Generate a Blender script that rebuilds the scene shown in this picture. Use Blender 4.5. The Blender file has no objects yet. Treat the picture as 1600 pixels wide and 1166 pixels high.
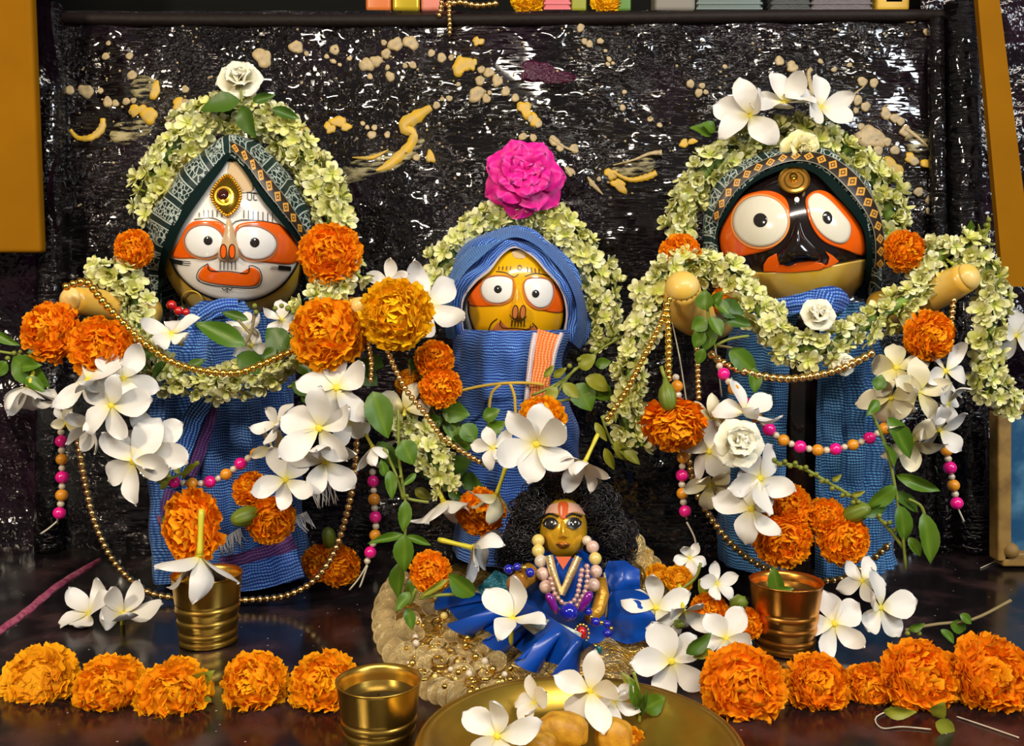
import bpy, math, random
import numpy as np
from mathutils import Vector, Matrix

random.seed(7)
sc = bpy.context.scene
COL = sc.collection
PI = math.pi

# ------------------------------------------------------------------ camera, world, lights, exposure
F = 1450.0
H = 0.233
PITCH = math.atan((583 - 470) / F)
cam_d = bpy.data.cameras.new('camera')
cam = bpy.data.objects.new('camera', cam_d)
COL.objects.link(cam)
cam_d.sensor_fit = 'HORIZONTAL'
cam_d.sensor_width = 36.0
cam_d.lens = F / 1600 * 36
cam_d.clip_start = 0.01
cam.location = (0, 0, H)
cam.rotation_euler = (PI / 2 - PITCH, 0, 0)
sc.camera = cam

world = bpy.data.worlds.new('world')
sc.world = world
world.use_nodes = True
world.node_tree.nodes['Background'].inputs[0].default_value = (1.0, 0.9, 0.78, 1)
world.node_tree.nodes['Background'].inputs[1].default_value = 0.13


def area(name, loc, target, sx, sy, power, col):
    d = bpy.data.lights.new(name, 'AREA')
    d.shape = 'RECTANGLE'
    d.size, d.size_y, d.energy, d.color = sx, sy, power, col
    o = bpy.data.objects.new(name, d)
    COL.objects.link(o)
    o.location = loc
    o.rotation_euler = (Vector(target) - Vector(loc)).to_track_quat('-Z', 'Y').to_euler()
    return o


area('ceiling_tube_lamp', (0.25, -0.45, 1.35), (0, 0.7, 0.2), 1.2, 0.08, 23.0, (1.0, 0.90, 0.76))
area('window_daylight', (1.5, -0.75, 1.15), (0.1, 0.8, 0.25), 0.45, 0.6, 20.0, (0.86, 0.93, 1.0))
area('room_bulb', (-0.75, -0.35, 0.75), (-0.05, 0.7, 0.2), 0.12, 0.12, 10.0, (1.0, 0.84, 0.62))
sc.view_settings.view_transform = 'Standard'
sc.view_settings.look = 'None'
sc.view_settings.gamma = 1.0
sc.view_settings.use_curve_mapping = False
sc.view_settings.exposure = 0.0

# ------------------------------------------------------------------ projection helpers
SP, CP = math.sin(PITCH), math.cos(PITCH)
CAM = Vector((0, 0, H))


def ray(px, py):
    a, b = (px - 800) / F, -(py - 583) / F
    return Vector((a, CP + b * SP, -SP + b * CP))


def P(px, py, Y):
    d = ray(px, py)
    return CAM + d * (Y / d.y)


def K(Y):
    return Y / F


def floor_y(px, py, z=0.0):
    d = ray(px, py)
    return d.y * (z - H) / d.z


def PF(px, py, z=0.0):
    d = ray(px, py)
    return CAM + d * ((z - H) / d.z)


BY0, BLEAN = 0.855, 0.10


def PB(px, py, off=0.0):
    d = ray(px, py)
    t = (BY0 - off + BLEAN * H) / (d.y - BLEAN * d.z)
    return CAM + d * t


def nrm(n):
    return Vector((n[0], -n[2], n[1])).normalized()


def basis(n, spin=0.0):
    z = nrm(n)
    up = Vector((0, 0, 1)) if abs(z.z) < 0.95 else Vector((0, 1, 0))
    x = up.cross(z).normalized()
    y = z.cross(x)
    m = Matrix((x, y, z)).transposed()
    return m @ Matrix.Rotation(spin, 3, 'Z')


def TR(loc, rot=None, s=1.0):
    m = Matrix.Translation(loc)
    if rot is not None:
        m = m @ rot.to_4x4()
    if not isinstance(s, (tuple, list)):
        s = (s, s, s)
    return m @ Matrix.Diagonal((s[0], s[1], s[2], 1))


def smooth_path(pts, n):
    p = np.array(pts, float)
    m = len(p)
    if m == 2:
        return [tuple(p[0] * (1 - t) + p[1] * t) for t in np.linspace(0, 1, n)]
    fine = []
    for i in range(m - 1):
        p0, p1, p2, p3 = p[max(i - 1, 0)], p[i], p[i + 1], p[min(i + 2, m - 1)]
        for t in np.linspace(0, 1, 14, endpoint=False):
            fine.append(0.5 * ((2 * p1) + (-p0 + p2) * t + (2 * p0 - 5 * p1 + 4 * p2 - p3) * t * t + (-p0 + 3 * p1 - 3 * p2 + p3) * t ** 3))
    fine.append(p[-1])
    fine = np.array(fine)
    d = np.r_[0, np.cumsum(np.linalg.norm(np.diff(fine[:, :2], axis=0), axis=1) + 1e-9)]
    s = np.linspace(0, d[-1], n)
    return [tuple(np.interp(v, d, fine[:, c]) for c in range(p.shape[1])) for v in s]


def path_len(pts):
    q = np.array(smooth_path(pts, 200))
    return float(np.linalg.norm(np.diff(q[:, :2], axis=0), axis=1).sum())


# ------------------------------------------------------------------ materials
MATS = {}


def mat(name, col, rough=0.5, metal=0.0, sub=0.0, coat=0.0, spec=0.5, noise=None, bump=None, trans=0.0, sheen=0.0, alpha=1.0):
    """noise=(scale, other colour, low, high); bump=(scale, strength, distance)"""
    m = bpy.data.materials.new(name)
    m.use_nodes = True
    nt = m.node_tree
    b = nt.nodes['Principled BSDF']
    b.inputs['Base Color'].default_value = (*col, 1)
    b.inputs['Roughness'].default_value = rough
    b.inputs['Metallic'].default_value = metal
    b.inputs['Specular IOR Level'].default_value = spec
    b.inputs['Coat Weight'].default_value = coat
    b.inputs['Coat Roughness'].default_value = 0.06
    b.inputs['Transmission Weight'].default_value = trans
    b.inputs['Sheen Weight'].default_value = sheen
    b.inputs['Alpha'].default_value = alpha
    if sub:
        b.inputs['Subsurface Weight'].default_value = sub
        b.inputs['Subsurface Radius'].default_value = (0.004, 0.003, 0.002)
        b.inputs['Subsurface Scale'].default_value = 1.0
    tc = nt.nodes.new('ShaderNodeTexCoord')
    if noise:
        n = nt.nodes.new('ShaderNodeTexNoise')
        n.inputs['Scale'].default_value = noise[0]
        n.inputs['Detail'].default_value = 4
        nt.links.new(tc.outputs['Object'], n.inputs['Vector'])
        r = nt.nodes.new('ShaderNodeMapRange')
        r.inputs[1].default_value, r.inputs[2].default_value = noise[2], noise[3]
        nt.links.new(n.outputs['Fac'], r.inputs[0])
        mx = nt.nodes.new('ShaderNodeMix')
        mx.data_type = 'RGBA'
        mx.inputs[6].default_value = (*col, 1)
        mx.inputs[7].default_value = (*noise[1], 1)
        nt.links.new(r.outputs[0], mx.inputs[0])
        nt.links.new(mx.outputs[2], b.inputs['Base Color'])
    if bump:
        n = nt.nodes.new('ShaderNodeTexNoise')
        n.inputs['Scale'].default_value = bump[0]
        n.inputs['Detail'].default_value = 3
        nt.links.new(tc.outputs['Object'], n.inputs['Vector'])
        bp = nt.nodes.new('ShaderNodeBump')
        bp.inputs['Strength'].default_value = bump[1]
        bp.inputs['Distance'].default_value = bump[2]
        nt.links.new(n.outputs['Fac'], bp.inputs['Height'])
        nt.links.new(bp.outputs[0], b.inputs['Normal'])
    MATS[name] = m
    return m


def N(nt, typ, **kw):
    n = nt.nodes.new(typ)
    for k, v in kw.items():
        setattr(n, k, v)
    return n


def math_n(nt, op, a, b=None, c=None):
    n = nt.nodes.new('ShaderNodeMath')
    n.operation = op
    for i, v in enumerate((a, b, c)):
        if v is None:
            continue
        if isinstance(v, (int, float)):
            n.inputs[i].default_value = v
        else:
            nt.links.new(v, n.inputs[i])
    return n.outputs[0]


def mix_n(nt, fac, a, b):
    n = nt.nodes.new('ShaderNodeMix')
    n.data_type = 'RGBA'
    for i, v in ((0, fac), (6, a), (7, b)):
        if isinstance(v, (int, float)):
            n.inputs[i].default_value = v
        elif isinstance(v, tuple):
            n.inputs[i].default_value = (*v, 1)
        else:
            nt.links.new(v, n.inputs[i])
    return n.outputs[2]


def uv_grad(name, stops, rough=0.5, sub=0.0, var=None, sheen=0.0, streak=0.0):
    """colour ramp along UV.y (base to tip of a petal or leaf), var=(colour, amount) by UV.x random"""
    m = mat(name, stops[0][1], rough, sub=sub, sheen=sheen, spec=.25 if rough > .7 else .4)
    nt = m.node_tree
    b = nt.nodes['Principled BSDF']
    uv = N(nt, 'ShaderNodeUVMap')
    sp = N(nt, 'ShaderNodeSeparateXYZ')
    nt.links.new(uv.outputs[0], sp.inputs[0])
    cr = N(nt, 'ShaderNodeValToRGB')
    e = cr.color_ramp.elements
    e[0].position, e[0].color = stops[0][0], (*stops[0][1], 1)
    e[1].position, e[1].color = stops[-1][0], (*stops[-1][1], 1)
    for s in stops[1:-1]:
        q = e.new(s[0])
        q.color = (*s[1], 1)
    nt.links.new(sp.outputs[1], cr.inputs[0])
    out = cr.outputs[0]
    if var:
        wn = N(nt, 'ShaderNodeTexWhiteNoise', noise_dimensions='1D')
        nt.links.new(math_n(nt, 'FLOOR', sp.outputs[0]), wn.inputs['W'])
        oi = N(nt, 'ShaderNodeObjectInfo')
        f = math_n(nt, 'MULTIPLY', math_n(nt, 'MULTIPLY_ADD', wn.outputs[0], 0.6, math_n(nt, 'MULTIPLY', oi.outputs['Random'], 0.4)), var[1])
        out = mix_n(nt, f, out, var[0])
    nt.links.new(out, b.inputs['Base Color'])
    return m


def weave(name, dark, light, period=0.0020, stripes=(), rough=0.75):
    """open-weave gauze: UV in metres; stripes=(axis, lo, hi, colour)"""
    m = mat(name, dark, rough, sheen=0.15)
    nt = m.node_tree
    b = nt.nodes['Principled BSDF']
    uv = N(nt, 'ShaderNodeUVMap')
    nz = N(nt, 'ShaderNodeTexNoise')
    nz.inputs['Scale'].default_value = 60
    nt.links.new(uv.outputs[0], nz.inputs['Vector'])
    sp = N(nt, 'ShaderNodeSeparateXYZ')
    nt.links.new(uv.outputs[0], sp.inputs[0])
    wob = math_n(nt, 'MULTIPLY', math_n(nt, 'SUBTRACT', nz.outputs['Fac'], 0.5), 14.0)
    k = 2 * PI / period
    sx = math_n(nt, 'SINE', math_n(nt, 'MULTIPLY_ADD', sp.outputs[0], k, wob))
    sy = math_n(nt, 'SINE', math_n(nt, 'MULTIPLY_ADD', sp.outputs[1], k * .85, wob))
    g = math_n(nt, 'MULTIPLY', math_n(nt, 'MULTIPLY_ADD', sx, 0.28, 0.72), math_n(nt, 'MULTIPLY_ADD', sy, 0.5, 0.5))
    n2 = N(nt, 'ShaderNodeTexNoise')
    n2.inputs['Scale'].default_value = 45
    nt.links.new(uv.outputs[0], n2.inputs['Vector'])
    mr = N(nt, 'ShaderNodeMapRange')
    mr.inputs[1].default_value, mr.inputs[2].default_value = 0.35, 0.65
    nt.links.new(n2.outputs['Fac'], mr.inputs[0])
    rr = N(nt, 'ShaderNodeMapRange')
    rr.inputs[1].default_value, rr.inputs[2].default_value = 0.28, 0.75
    nt.links.new(g, rr.inputs[0])
    base = dark
    for ax, lo, hi, c in stripes:
        v = sp.outputs[ax]
        f = math_n(nt, 'MULTIPLY', math_n(nt, 'GREATER_THAN', v, lo), math_n(nt, 'LESS_THAN', v, hi))
        base = mix_n(nt, f, base, c)
    fac = math_n(nt, 'MULTIPLY', rr.outputs[0], math_n(nt, 'MULTIPLY_ADD', mr.outputs[0], 0.5, 0.5))
    out = mix_n(nt, fac, base, light)
    nt.links.new(out, b.inputs['Base Color'])
    bp = N(nt, 'ShaderNodeBump')
    bp.inputs['Strength'].default_value = 0.5
    bp.inputs['Distance'].default_value = 0.0006
    nt.links.new(g, bp.inputs['Height'])
    nt.links.new(bp.outputs[0], b.inputs['Normal'])
    return m


def brocade(name, ground, thread, scale=230, rough=0.45, lo=0.02, hi=0.09):
    m = mat(name, ground, rough, sheen=0.0, spec=.3)
    nt = m.node_tree
    b = nt.nodes['Principled BSDF']
    uv = N(nt, 'ShaderNodeUVMap')
    sp = N(nt, 'ShaderNodeSeparateXYZ')
    nt.links.new(uv.outputs[0], sp.inputs[0])
    v = N(nt, 'ShaderNodeTexVoronoi', feature='DISTANCE_TO_EDGE')
    v.inputs['Scale'].default_value = scale
    nt.links.new(uv.outputs[0], v.inputs['Vector'])
    r = N(nt, 'ShaderNodeMapRange')
    r.inputs[1].default_value, r.inputs[2].default_value = lo, hi
    nt.links.new(v.outputs['Distance'], r.inputs[0])
    # bands of plain ground and lines across the cloth
    s = math_n(nt, 'SINE', math_n(nt, 'MULTIPLY', sp.outputs[0], 2 * PI / 0.022))
    band = math_n(nt, 'GREATER_THAN', s, -0.35)
    line = math_n(nt, 'LESS_THAN', math_n(nt, 'ABSOLUTE', math_n(nt, 'ADD', s, 0.62)), 0.13)
    f = math_n(nt, 'MAXIMUM', math_n(nt, 'MULTIPLY', r.outputs[0], band), line)
    out = mix_n(nt, math_n(nt, 'MULTIPLY', f, 0.8), ground, thread)
    nt.links.new(out, b.inputs['Base Color'])
    bp = N(nt, 'ShaderNodeBump')
    bp.inputs['Strength'].default_value = 0.6
    bp.inputs['Distance'].default_value = 0.0008
    nt.links.new(f, bp.inputs['Height'])
    nt.links.new(bp.outputs[0], b.inputs['Normal'])
    return m


def gold_border(name):
    """dark ribbon with a row of woven gold diamonds; UV.x along in metres, UV.y 0..1 across"""
    m = mat(name, (0.02, 0.012, 0.006), 0.4)
    nt = m.node_tree
    b = nt.nodes['Principled BSDF']
    uv = N(nt, 'ShaderNodeUVMap')
    sp = N(nt, 'ShaderNodeSeparateXYZ')
    nt.links.new(uv.outputs[0], sp.inputs[0])
    fx = math_n(nt, 'ABSOLUTE', math_n(nt, 'SUBTRACT', math_n(nt, 'FRACT', math_n(nt, 'MULTIPLY', sp.outputs[0], 1 / 0.0105)), 0.5))
    fy = math_n(nt, 'ABSOLUTE', math_n(nt, 'SUBTRACT', sp.outputs[1], 0.5))
    d = math_n(nt, 'ADD', fx, fy)
    ring = math_n(nt, 'MAXIMUM', math_n(nt, 'LESS_THAN', d, 0.12), math_n(nt, 'MULTIPLY', math_n(nt, 'GREATER_THAN', d, 0.21), math_n(nt, 'LESS_THAN', d, 0.40)))
    edge = math_n(nt, 'GREATER_THAN', fy, 0.44)
    nt.links.new(mix_n(nt, edge, mix_n(nt, ring, (0.02, 0.012, 0.006), (0.62, 0.30, 0.04)), (0.25, 0.24, 0.18)), b.inputs['Base Color'])
    return m


WHITE = uv_grad('white_petal', [(0.0, (0.72, 0.62, 0.10)), (0.10, (0.68, 0.62, 0.36)), (0.3, (0.68, 0.655, 0.60)), (1.0, (0.72, 0.70, 0.67))], 0.45, sub=0.12)
CREAMW = uv_grad('cream_petal', [(0.0, (0.70, 0.60, 0.10)), (0.18, (0.62, 0.55, 0.25)), (0.5, (0.62, 0.57, 0.38)), (1.0, (0.66, 0.62, 0.48))], 0.45, sub=0.12)
JASM = uv_grad('jasmine_petal', [(0.0, (0.24, 0.38, 0.03)), (0.2, (0.56, 0.60, 0.16)), (0.45, (0.76, 0.76, 0.42)), (1.0, (0.86, 0.85, 0.70))], 0.5, sub=0.1, var=((0.58, 0.58, 0.08), 0.9))
MARI = uv_grad('marigold_petal', [(0.0, (0.80, 0.22, 0.0)), (0.5, (0.96, 0.30, 0.0)), (1.0, (0.98, 0.36, 0.0))], 0.8, sub=0.35, var=((0.95, 0.31, 0.0), 0.6))
MARIY = uv_grad('amber_marigold_petal', [(0.0, (0.80, 0.25, 0.0)), (0.5, (0.96, 0.38, 0.0)), (1.0, (0.98, 0.45, 0.0))], 0.8, sub=0.35, var=((0.90, 0.33, 0.0), 0.6))
MARIG = uv_grad('yellow_marigold_petal', [(0.0, (0.80, 0.34, 0.0)), (0.5, (0.95, 0.50, 0.0)), (1.0, (0.98, 0.58, 0.003))], 0.8, sub=0.35, var=((0.90, 0.46, 0.0), 0.6))
MARID = uv_grad('golden_marigold_petal', [(0.0, (0.30, 0.11, 0.0)), (0.5, (0.70, 0.28, 0.0)), (1.0, (0.90, 0.42, 0.002))], 0.8, sub=0.05, var=((0.90, 0.36, 0.0), 0.7))
ROSEP = uv_grad('magenta_petal', [(0.0, (0.50, 0.20, 0.26)), (0.25, (0.55, 0.003, 0.17)), (0.9, (0.72, 0.005, 0.28)), (1.0, (0.78, 0.08, 0.42))], 0.5, sub=0.08)
ROSEW = uv_grad('cream_rose_petal', [(0.0, (0.62, 0.58, 0.18)), (0.5, (0.78, 0.74, 0.52)), (1.0, (0.82, 0.80, 0.68))], 0.5, sub=0.1)
ROSEY = uv_grad('yellow_rose_petal', [(0.0, (0.66, 0.56, 0.08)), (0.6, (0.76, 0.68, 0.26)), (1.0, (0.80, 0.75, 0.45))], 0.5, sub=0.1)
LEAF = uv_grad('green_leaf', [(0.0, (0.11, 0.19, 0.010)), (0.25, (0.045, 0.125, 0.006)), (1.0, (0.035, 0.11, 0.005))], 0.42, var=((0.10, 0.18, 0.008), 0.8))
LEAFD = uv_grad('dark_leaf', [(0.0, (0.05, 0.12, 0.01)), (1.0, (0.025, 0.085, 0.006))], 0.42, var=((0.06, 0.12, 0.01), 0.8))
LEAFY = uv_grad('yellow_green_leaf', [(0.0, (0.18, 0.21, 0.015)), (1.0, (0.13, 0.18, 0.012))], 0.45, var=((0.30, 0.28, 0.02), 0.8))
STEM = mat('green_stem', (0.20, 0.24, 0.03), 0.5)
STEMB = mat('brown_stem', (0.22, 0.17, 0.07), 0.6)
TUBE = mat('yellow_flower_tube', (0.58, 0.52, 0.03), 0.42, sub=0.05)
THROAT = mat('yellow_throat', (0.72, 0.58, 0.03), 0.5)
CALYX = mat('green_calyx', (0.19, 0.24, 0.02), 0.45, noise=(260, (0.08, 0.13, 0.01), 0.4, 0.6))
GCORE = mat('garland_core', (0.17, 0.27, 0.03), 0.7, noise=(150, (0.05, 0.09, 0.01), 0.4, 0.6))
GOLD = mat('gold_bead', (0.90, 0.60, 0.12), 0.2, 1.0)
GOLDD = mat('antique_gold_bead', (0.78, 0.52, 0.20), 0.24, 1.0)
GOLDP = mat('polished_gold', (0.80, 0.46, 0.05), 0.22, 1.0)
BRASS = mat('brass', (0.78, 0.50, 0.10), 0.30, 1.0, noise=(45, (0.58, 0.34, 0.05), 0.35, 0.7), bump=(500, 0.08, 0.0004))
COPPER = mat('coppery_brass', (0.78, 0.36, 0.07), 0.30, 1.0, noise=(45, (0.60, 0.25, 0.04), 0.35, 0.7))
PINKB = mat('magenta_bead', (0.80, 0.006, 0.24), 0.22, coat=0.5)
ORANGEB = mat('amber_bead', (0.72, 0.28, 0.012), 0.35, coat=0.3)
PEARL = mat('pearl', (0.62, 0.53, 0.40), 0.22, coat=0.6)
PEARLP = mat('pink_pearl', (0.64, 0.44, 0.36), 0.22, coat=0.6)
PEARLY = mat('yellowed_pearl', (0.72, 0.55, 0.16), 0.25, coat=0.6)
BLUEB = mat('cobalt_bead', (0.006, 0.012, 0.36), 0.12, coat=0.8)
PURPB = mat('purple_bead', (0.20, 0.006, 0.28), 0.18, coat=0.8, metal=0.2)
CRYST = mat('pink_crystal', (0.70, 0.42, 0.36), 0.12, 0.5)
REDB = mat('red_stone', (0.50, 0.008, 0.006), 0.15, coat=0.8)
GARNET = mat('garnet_stone', (0.045, 0.004, 0.004), 0.08, coat=1.0)
THREAD = mat('pale_thread', (0.55, 0.50, 0.38), 0.8)
THREADY = mat('yellow_string', (0.55, 0.36, 0.04), 0.8)
THREADW = mat('white_thread', (0.68, 0.68, 0.70), 0.8)
WOODY = mat('yellow_painted_wood', (0.70, 0.38, 0.03), 0.35, coat=0.2, noise=(40, (0.74, 0.50, 0.12), 0.4, 0.7))
WOODT = mat('cream_painted_tip', (0.78, 0.55, 0.18), 0.4, coat=0.2, noise=(60, (0.72, 0.46, 0.06), 0.4, 0.65))
PW = mat('white_enamel', (0.80, 0.77, 0.72), 0.16, coat=0.5)
PEYE = mat('eye_white_enamel', (0.80, 0.80, 0.78), 0.14, coat=0.5)
PEYEC = mat('cream_eye_enamel', (0.76, 0.73, 0.60), 0.14, coat=0.5)
PO = mat('orange_enamel', (0.80, 0.115, 0.004), 0.16, coat=0.5)
POD = mat('dull_orange_enamel', (0.52, 0.16, 0.04), 0.2, coat=0.4)
PYEL = mat('amber_enamel', (0.84, 0.42, 0.004), 0.16, coat=0.5)
POCH = mat('ochre_enamel', (0.55, 0.34, 0.03), 0.25, coat=0.3, noise=(35, (0.62, 0.46, 0.14), 0.4, 0.65))
PYC = mat('soft_yellow_enamel', (0.70, 0.44, 0.035), 0.25, coat=0.3, noise=(30, (0.74, 0.52, 0.16), 0.45, 0.7))
PBLK = mat('black_enamel', (0.010, 0.006, 0.006), 0.14, coat=0.6)
PLINE = mat('black_paint_line', (0.012, 0.010, 0.008), 0.3)
PGREY = mat('pupil_dark', (0.02, 0.018, 0.016), 0.12, coat=0.6)
PTAN = mat('tan_enamel', (0.58, 0.42, 0.24), 0.2, coat=0.4)
PPINK = mat('eye_rim_brown', (0.42, 0.17, 0.07), 0.2, coat=0.4)
BLUE1 = weave('blue_gauze', (0.002, 0.036, 0.25), (0.22, 0.54, 1.0))
BLUE2 = weave('bright_blue_gauze', (0.002, 0.038, 0.30), (0.20, 0.48, 1.0))
BLUE3 = weave('teal_blue_gauze', (0.002, 0.040, 0.17), (0.15, 0.50, 0.88))
ORGZ = weave('orange_gauze', (0.70, 0.14, 0.01), (0.90, 0.50, 0.22))
WHTZ = weave('white_gauze', (0.62, 0.50, 0.52), (0.85, 0.82, 0.85))
PURZ = weave('purple_gauze', (0.055, 0.012, 0.11), (0.26, 0.10, 0.36))
VEIL = brocade('patterned_green_brocade', (0.008, 0.024, 0.024), (0.50, 0.58, 0.52), lo=0.13, hi=0.05)
VTRIM = mat('dark_green_satin', (0.003, 0.011, 0.010), 0.7, spec=.05)
VGOLD = gold_border('gold_diamond_border')
SATIN = mat('royal_blue_satin', (0.002, 0.055, 0.36), 0.30, coat=0.1, bump=(900, 0.12, 0.0003))
TEAL = mat('teal_sequin_cloth', (0.004, 0.09, 0.13), 0.2, 0.4, bump=(700, 0.9, 0.001))
SILVER = mat('silver_gauze', (0.42, 0.46, 0.40), 0.4, 0.3, bump=(600, 0.7, 0.0008))
GTRIM = mat('silver_gold_trim', (0.90, 0.72, 0.38), 0.3, 0.8, bump=(900, 0.8, 0.0006))
LACE = mat('pale_gold_lace', (0.85, 0.62, 0.24), 0.16, 0.7, noise=(140, (0.62, 0.34, 0.03), 0.42, 0.6), bump=(330, 1.0, 0.004))
SEQ = mat('clear_gold_sequin', (0.85, 0.66, 0.30), 0.10, 0.6, coat=0.8, alpha=.42, bump=(500, .5, .0008))
HAIR = mat('black_hair', (0.006, 0.005, 0.007), 0.28, coat=0.15)
DFACE = mat('gilded_face', (0.78, 0.44, 0.02), 0.22, 0.35, noise=(60, (0.52, 0.26, 0.02), 0.45, 0.7))
DTILAK = mat('vermilion_mark', (0.55, 0.08, 0.01), 0.5)
DSKIN = mat('pale_pink_cheek', (0.62, 0.34, 0.24), 0.4)
OWALL = mat('ochre_yellow_wall', (0.29, 0.118, 0.0005), 0.8, spec=.1, noise=(14, (0.245, 0.098, 0.0005), 0.35, 0.7), bump=(220, 0.1, 0.0008))
FRAMEW = mat('gilt_wood', (0.34, 0.20, 0.05), 0.45, noise=(60, (0.20, 0.11, 0.03), 0.4, 0.65), bump=(160, 0.3, 0.001))
BLUEPIC = mat('blue_picture', (0.012, 0.08, 0.19), 0.35, noise=(35, (0.10, 0.26, 0.40), 0.45, 0.75))
CREAMS = mat('cream_paint', (0.50, 0.37, 0.18), 0.5, noise=(170, (0.34, 0.26, 0.14), 0.4, 0.65))
YELS = mat('yellow_paint', (0.64, 0.38, 0.015), 0.45, noise=(120, (0.50, 0.34, 0.08), 0.4, 0.65))
PINKPOW = mat('pink_powder', (0.42, 0.12, 0.17), 0.9, noise=(220, (0.30, 0.03, 0.10), 0.35, 0.6), bump=(300, 0.6, 0.001))


def smear_mat():
    m = mat('faint_yellow_smear', (0.5, 0.42, 0.2), 0.45)
    nt = m.node_tree
    b = nt.nodes['Principled BSDF']
    tc = N(nt, 'ShaderNodeTexCoord')
    mp = N(nt, 'ShaderNodeMapping')
    mp.inputs['Scale'].default_value = (60, 60, 260)
    nt.links.new(tc.outputs['Object'], mp.inputs[0])
    nz = N(nt, 'ShaderNodeTexNoise')
    nz.inputs['Scale'].default_value = 1.0
    nz.inputs['Detail'].default_value = 5
    nt.links.new(mp.outputs[0], nz.inputs['Vector'])
    r = N(nt, 'ShaderNodeMapRange')
    r.inputs[1].default_value, r.inputs[2].default_value = 0.44, 0.66
    r.inputs[4].default_value = 0.8
    nt.links.new(nz.outputs['Fac'], r.inputs[0])
    nt.links.new(r.outputs[0], b.inputs['Alpha'])
    return m


SMEAR = smear_mat()


def board_mat():
    m = mat('glossy_dark_board', (0.006, 0.004, 0.005), 0.065, coat=0.0, spec=0.85)
    nt = m.node_tree
    b = nt.nodes['Principled BSDF']
    tc = N(nt, 'ShaderNodeTexCoord')
    # big mask choosing brush strokes or crinkles
    big = N(nt, 'ShaderNodeTexNoise')
    big.inputs['Scale'].default_value = 6
    nt.links.new(tc.outputs['Object'], big.inputs['Vector'])
    mk = N(nt, 'ShaderNodeMapRange')
    mk.inputs[1].default_value, mk.inputs[2].default_value = 0.42, 0.58
    nt.links.new(big.outputs['Fac'], mk.inputs[0])
    mp = N(nt, 'ShaderNodeMapping')
    mp.inputs['Scale'].default_value = (60, 60, 460)
    nt.links.new(tc.outputs['Object'], mp.inputs[0])
    st = N(nt, 'ShaderNodeTexNoise')
    st.inputs['Scale'].default_value = 1.0
    st.inputs['Detail'].default_value = 4
    nt.links.new(mp.outputs[0], st.inputs['Vector'])
    ck = N(nt, 'ShaderNodeTexNoise')
    ck.inputs['Scale'].default_value = 240
    ck.inputs['Detail'].default_value = 3
    nt.links.new(tc.outputs['Object'], ck.inputs['Vector'])
    wv = N(nt, 'ShaderNodeTexNoise')
    wv.inputs['Scale'].default_value = 22
    wv.inputs['Detail'].default_value = 2
    nt.links.new(tc.outputs['Object'], wv.inputs['Vector'])
    def ridge(sock, lo, hi):
        q = N(nt, 'ShaderNodeMapRange', interpolation_type='SMOOTHSTEP')
        q.inputs[1].default_value, q.inputs[2].default_value = lo, hi
        nt.links.new(sock, q.inputs[0])
        return q.outputs[0]
    h = N(nt, 'ShaderNodeMix')
    nt.links.new(mk.outputs[0], h.inputs[0])
    nt.links.new(ridge(st.outputs['Fac'], .5, .74), h.inputs[2])
    nt.links.new(ridge(ck.outputs['Fac'], .5, .74), h.inputs[3])
    hh = math_n(nt, 'MULTIPLY_ADD', ridge(wv.outputs['Fac'], .4, .85), 1.6, h.outputs[0])
    bp = N(nt, 'ShaderNodeBump')
    bp.inputs['Strength'].default_value = 1.0
    bp.inputs['Distance'].default_value = 0.0036
    nt.links.new(hh, bp.inputs['Height'])
    nt.links.new(bp.outputs[0], b.inputs['Normal'])
    pn = N(nt, 'ShaderNodeTexNoise')
    pn.inputs['Scale'].default_value = 9
    nt.links.new(tc.outputs['Object'], pn.inputs['Vector'])
    pr = N(nt, 'ShaderNodeMapRange')
    pr.inputs[1].default_value, pr.inputs[2].default_value = 0.5, 0.72
    nt.links.new(pn.outputs['Fac'], pr.inputs[0])
    nt.links.new(mix_n(nt, pr.outputs[0], (0.003, 0.002, 0.003), (0.012, 0.004, 0.011)), b.inputs['Base Color'])
    return m


def floor_mat():
    m = mat('polished_dark_stone', (0.010, 0.007, 0.007), 0.12, spec=0.6)
    nt = m.node_tree
    b = nt.nodes['Principled BSDF']
    tc = N(nt, 'ShaderNodeTexCoord')
    a = N(nt, 'ShaderNodeTexNoise')
    a.inputs['Scale'].default_value = 26
    a.inputs['Detail'].default_value = 6
    nt.links.new(tc.outputs['Object'], a.inputs['Vector'])
    r = N(nt, 'ShaderNodeMapRange')
    r.inputs[1].default_value, r.inputs[2].default_value = 0.5, 0.75
    nt.links.new(a.outputs['Fac'], r.inputs[0])
    v = N(nt, 'ShaderNodeTexVoronoi')
    v.inputs['Scale'].default_value = 95
    nt.links.new(tc.outputs['Object'], v.inputs['Vector'])
    s = math_n(nt, 'LESS_THAN', v.outputs['Distance'], 0.055)
    c = mix_n(nt, r.outputs[0], (0.008, 0.006, 0.007), (0.055, 0.026, 0.026))
    nt.links.new(mix_n(nt, s, c, (0.42, 0.38, 0.34)), b.inputs['Base Color'])
    rr = N(nt, 'ShaderNodeMapRange')
    rr.inputs[1].default_value, rr.inputs[2].default_value = 0.35, 0.7
    rr.inputs[3].default_value, rr.inputs[4].default_value = 0.10, 0.32
    nt.links.new(a.outputs['Fac'], rr.inputs[0])
    nt.links.new(rr.outputs[0], b.inputs['Roughness'])
    bp = N(nt, 'ShaderNodeBump')
    bp.inputs['Strength'].default_value = 0.25
    bp.inputs['Distance'].default_value = 0.001
    nt.links.new(a.outputs['Fac'], bp.inputs['Height'])
    nt.links.new(bp.outputs[0], b.inputs['Normal'])
    return m


BOARD = board_mat()
FLOORM = floor_mat()
PLASTIC = mat('wrinkled_purple_black_paint', (0.006, 0.003, 0.006), 0.16, noise=(12, (0.026, 0.008, 0.020), 0.48, 0.7), bump=(35, 1.0, 0.012))


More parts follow.
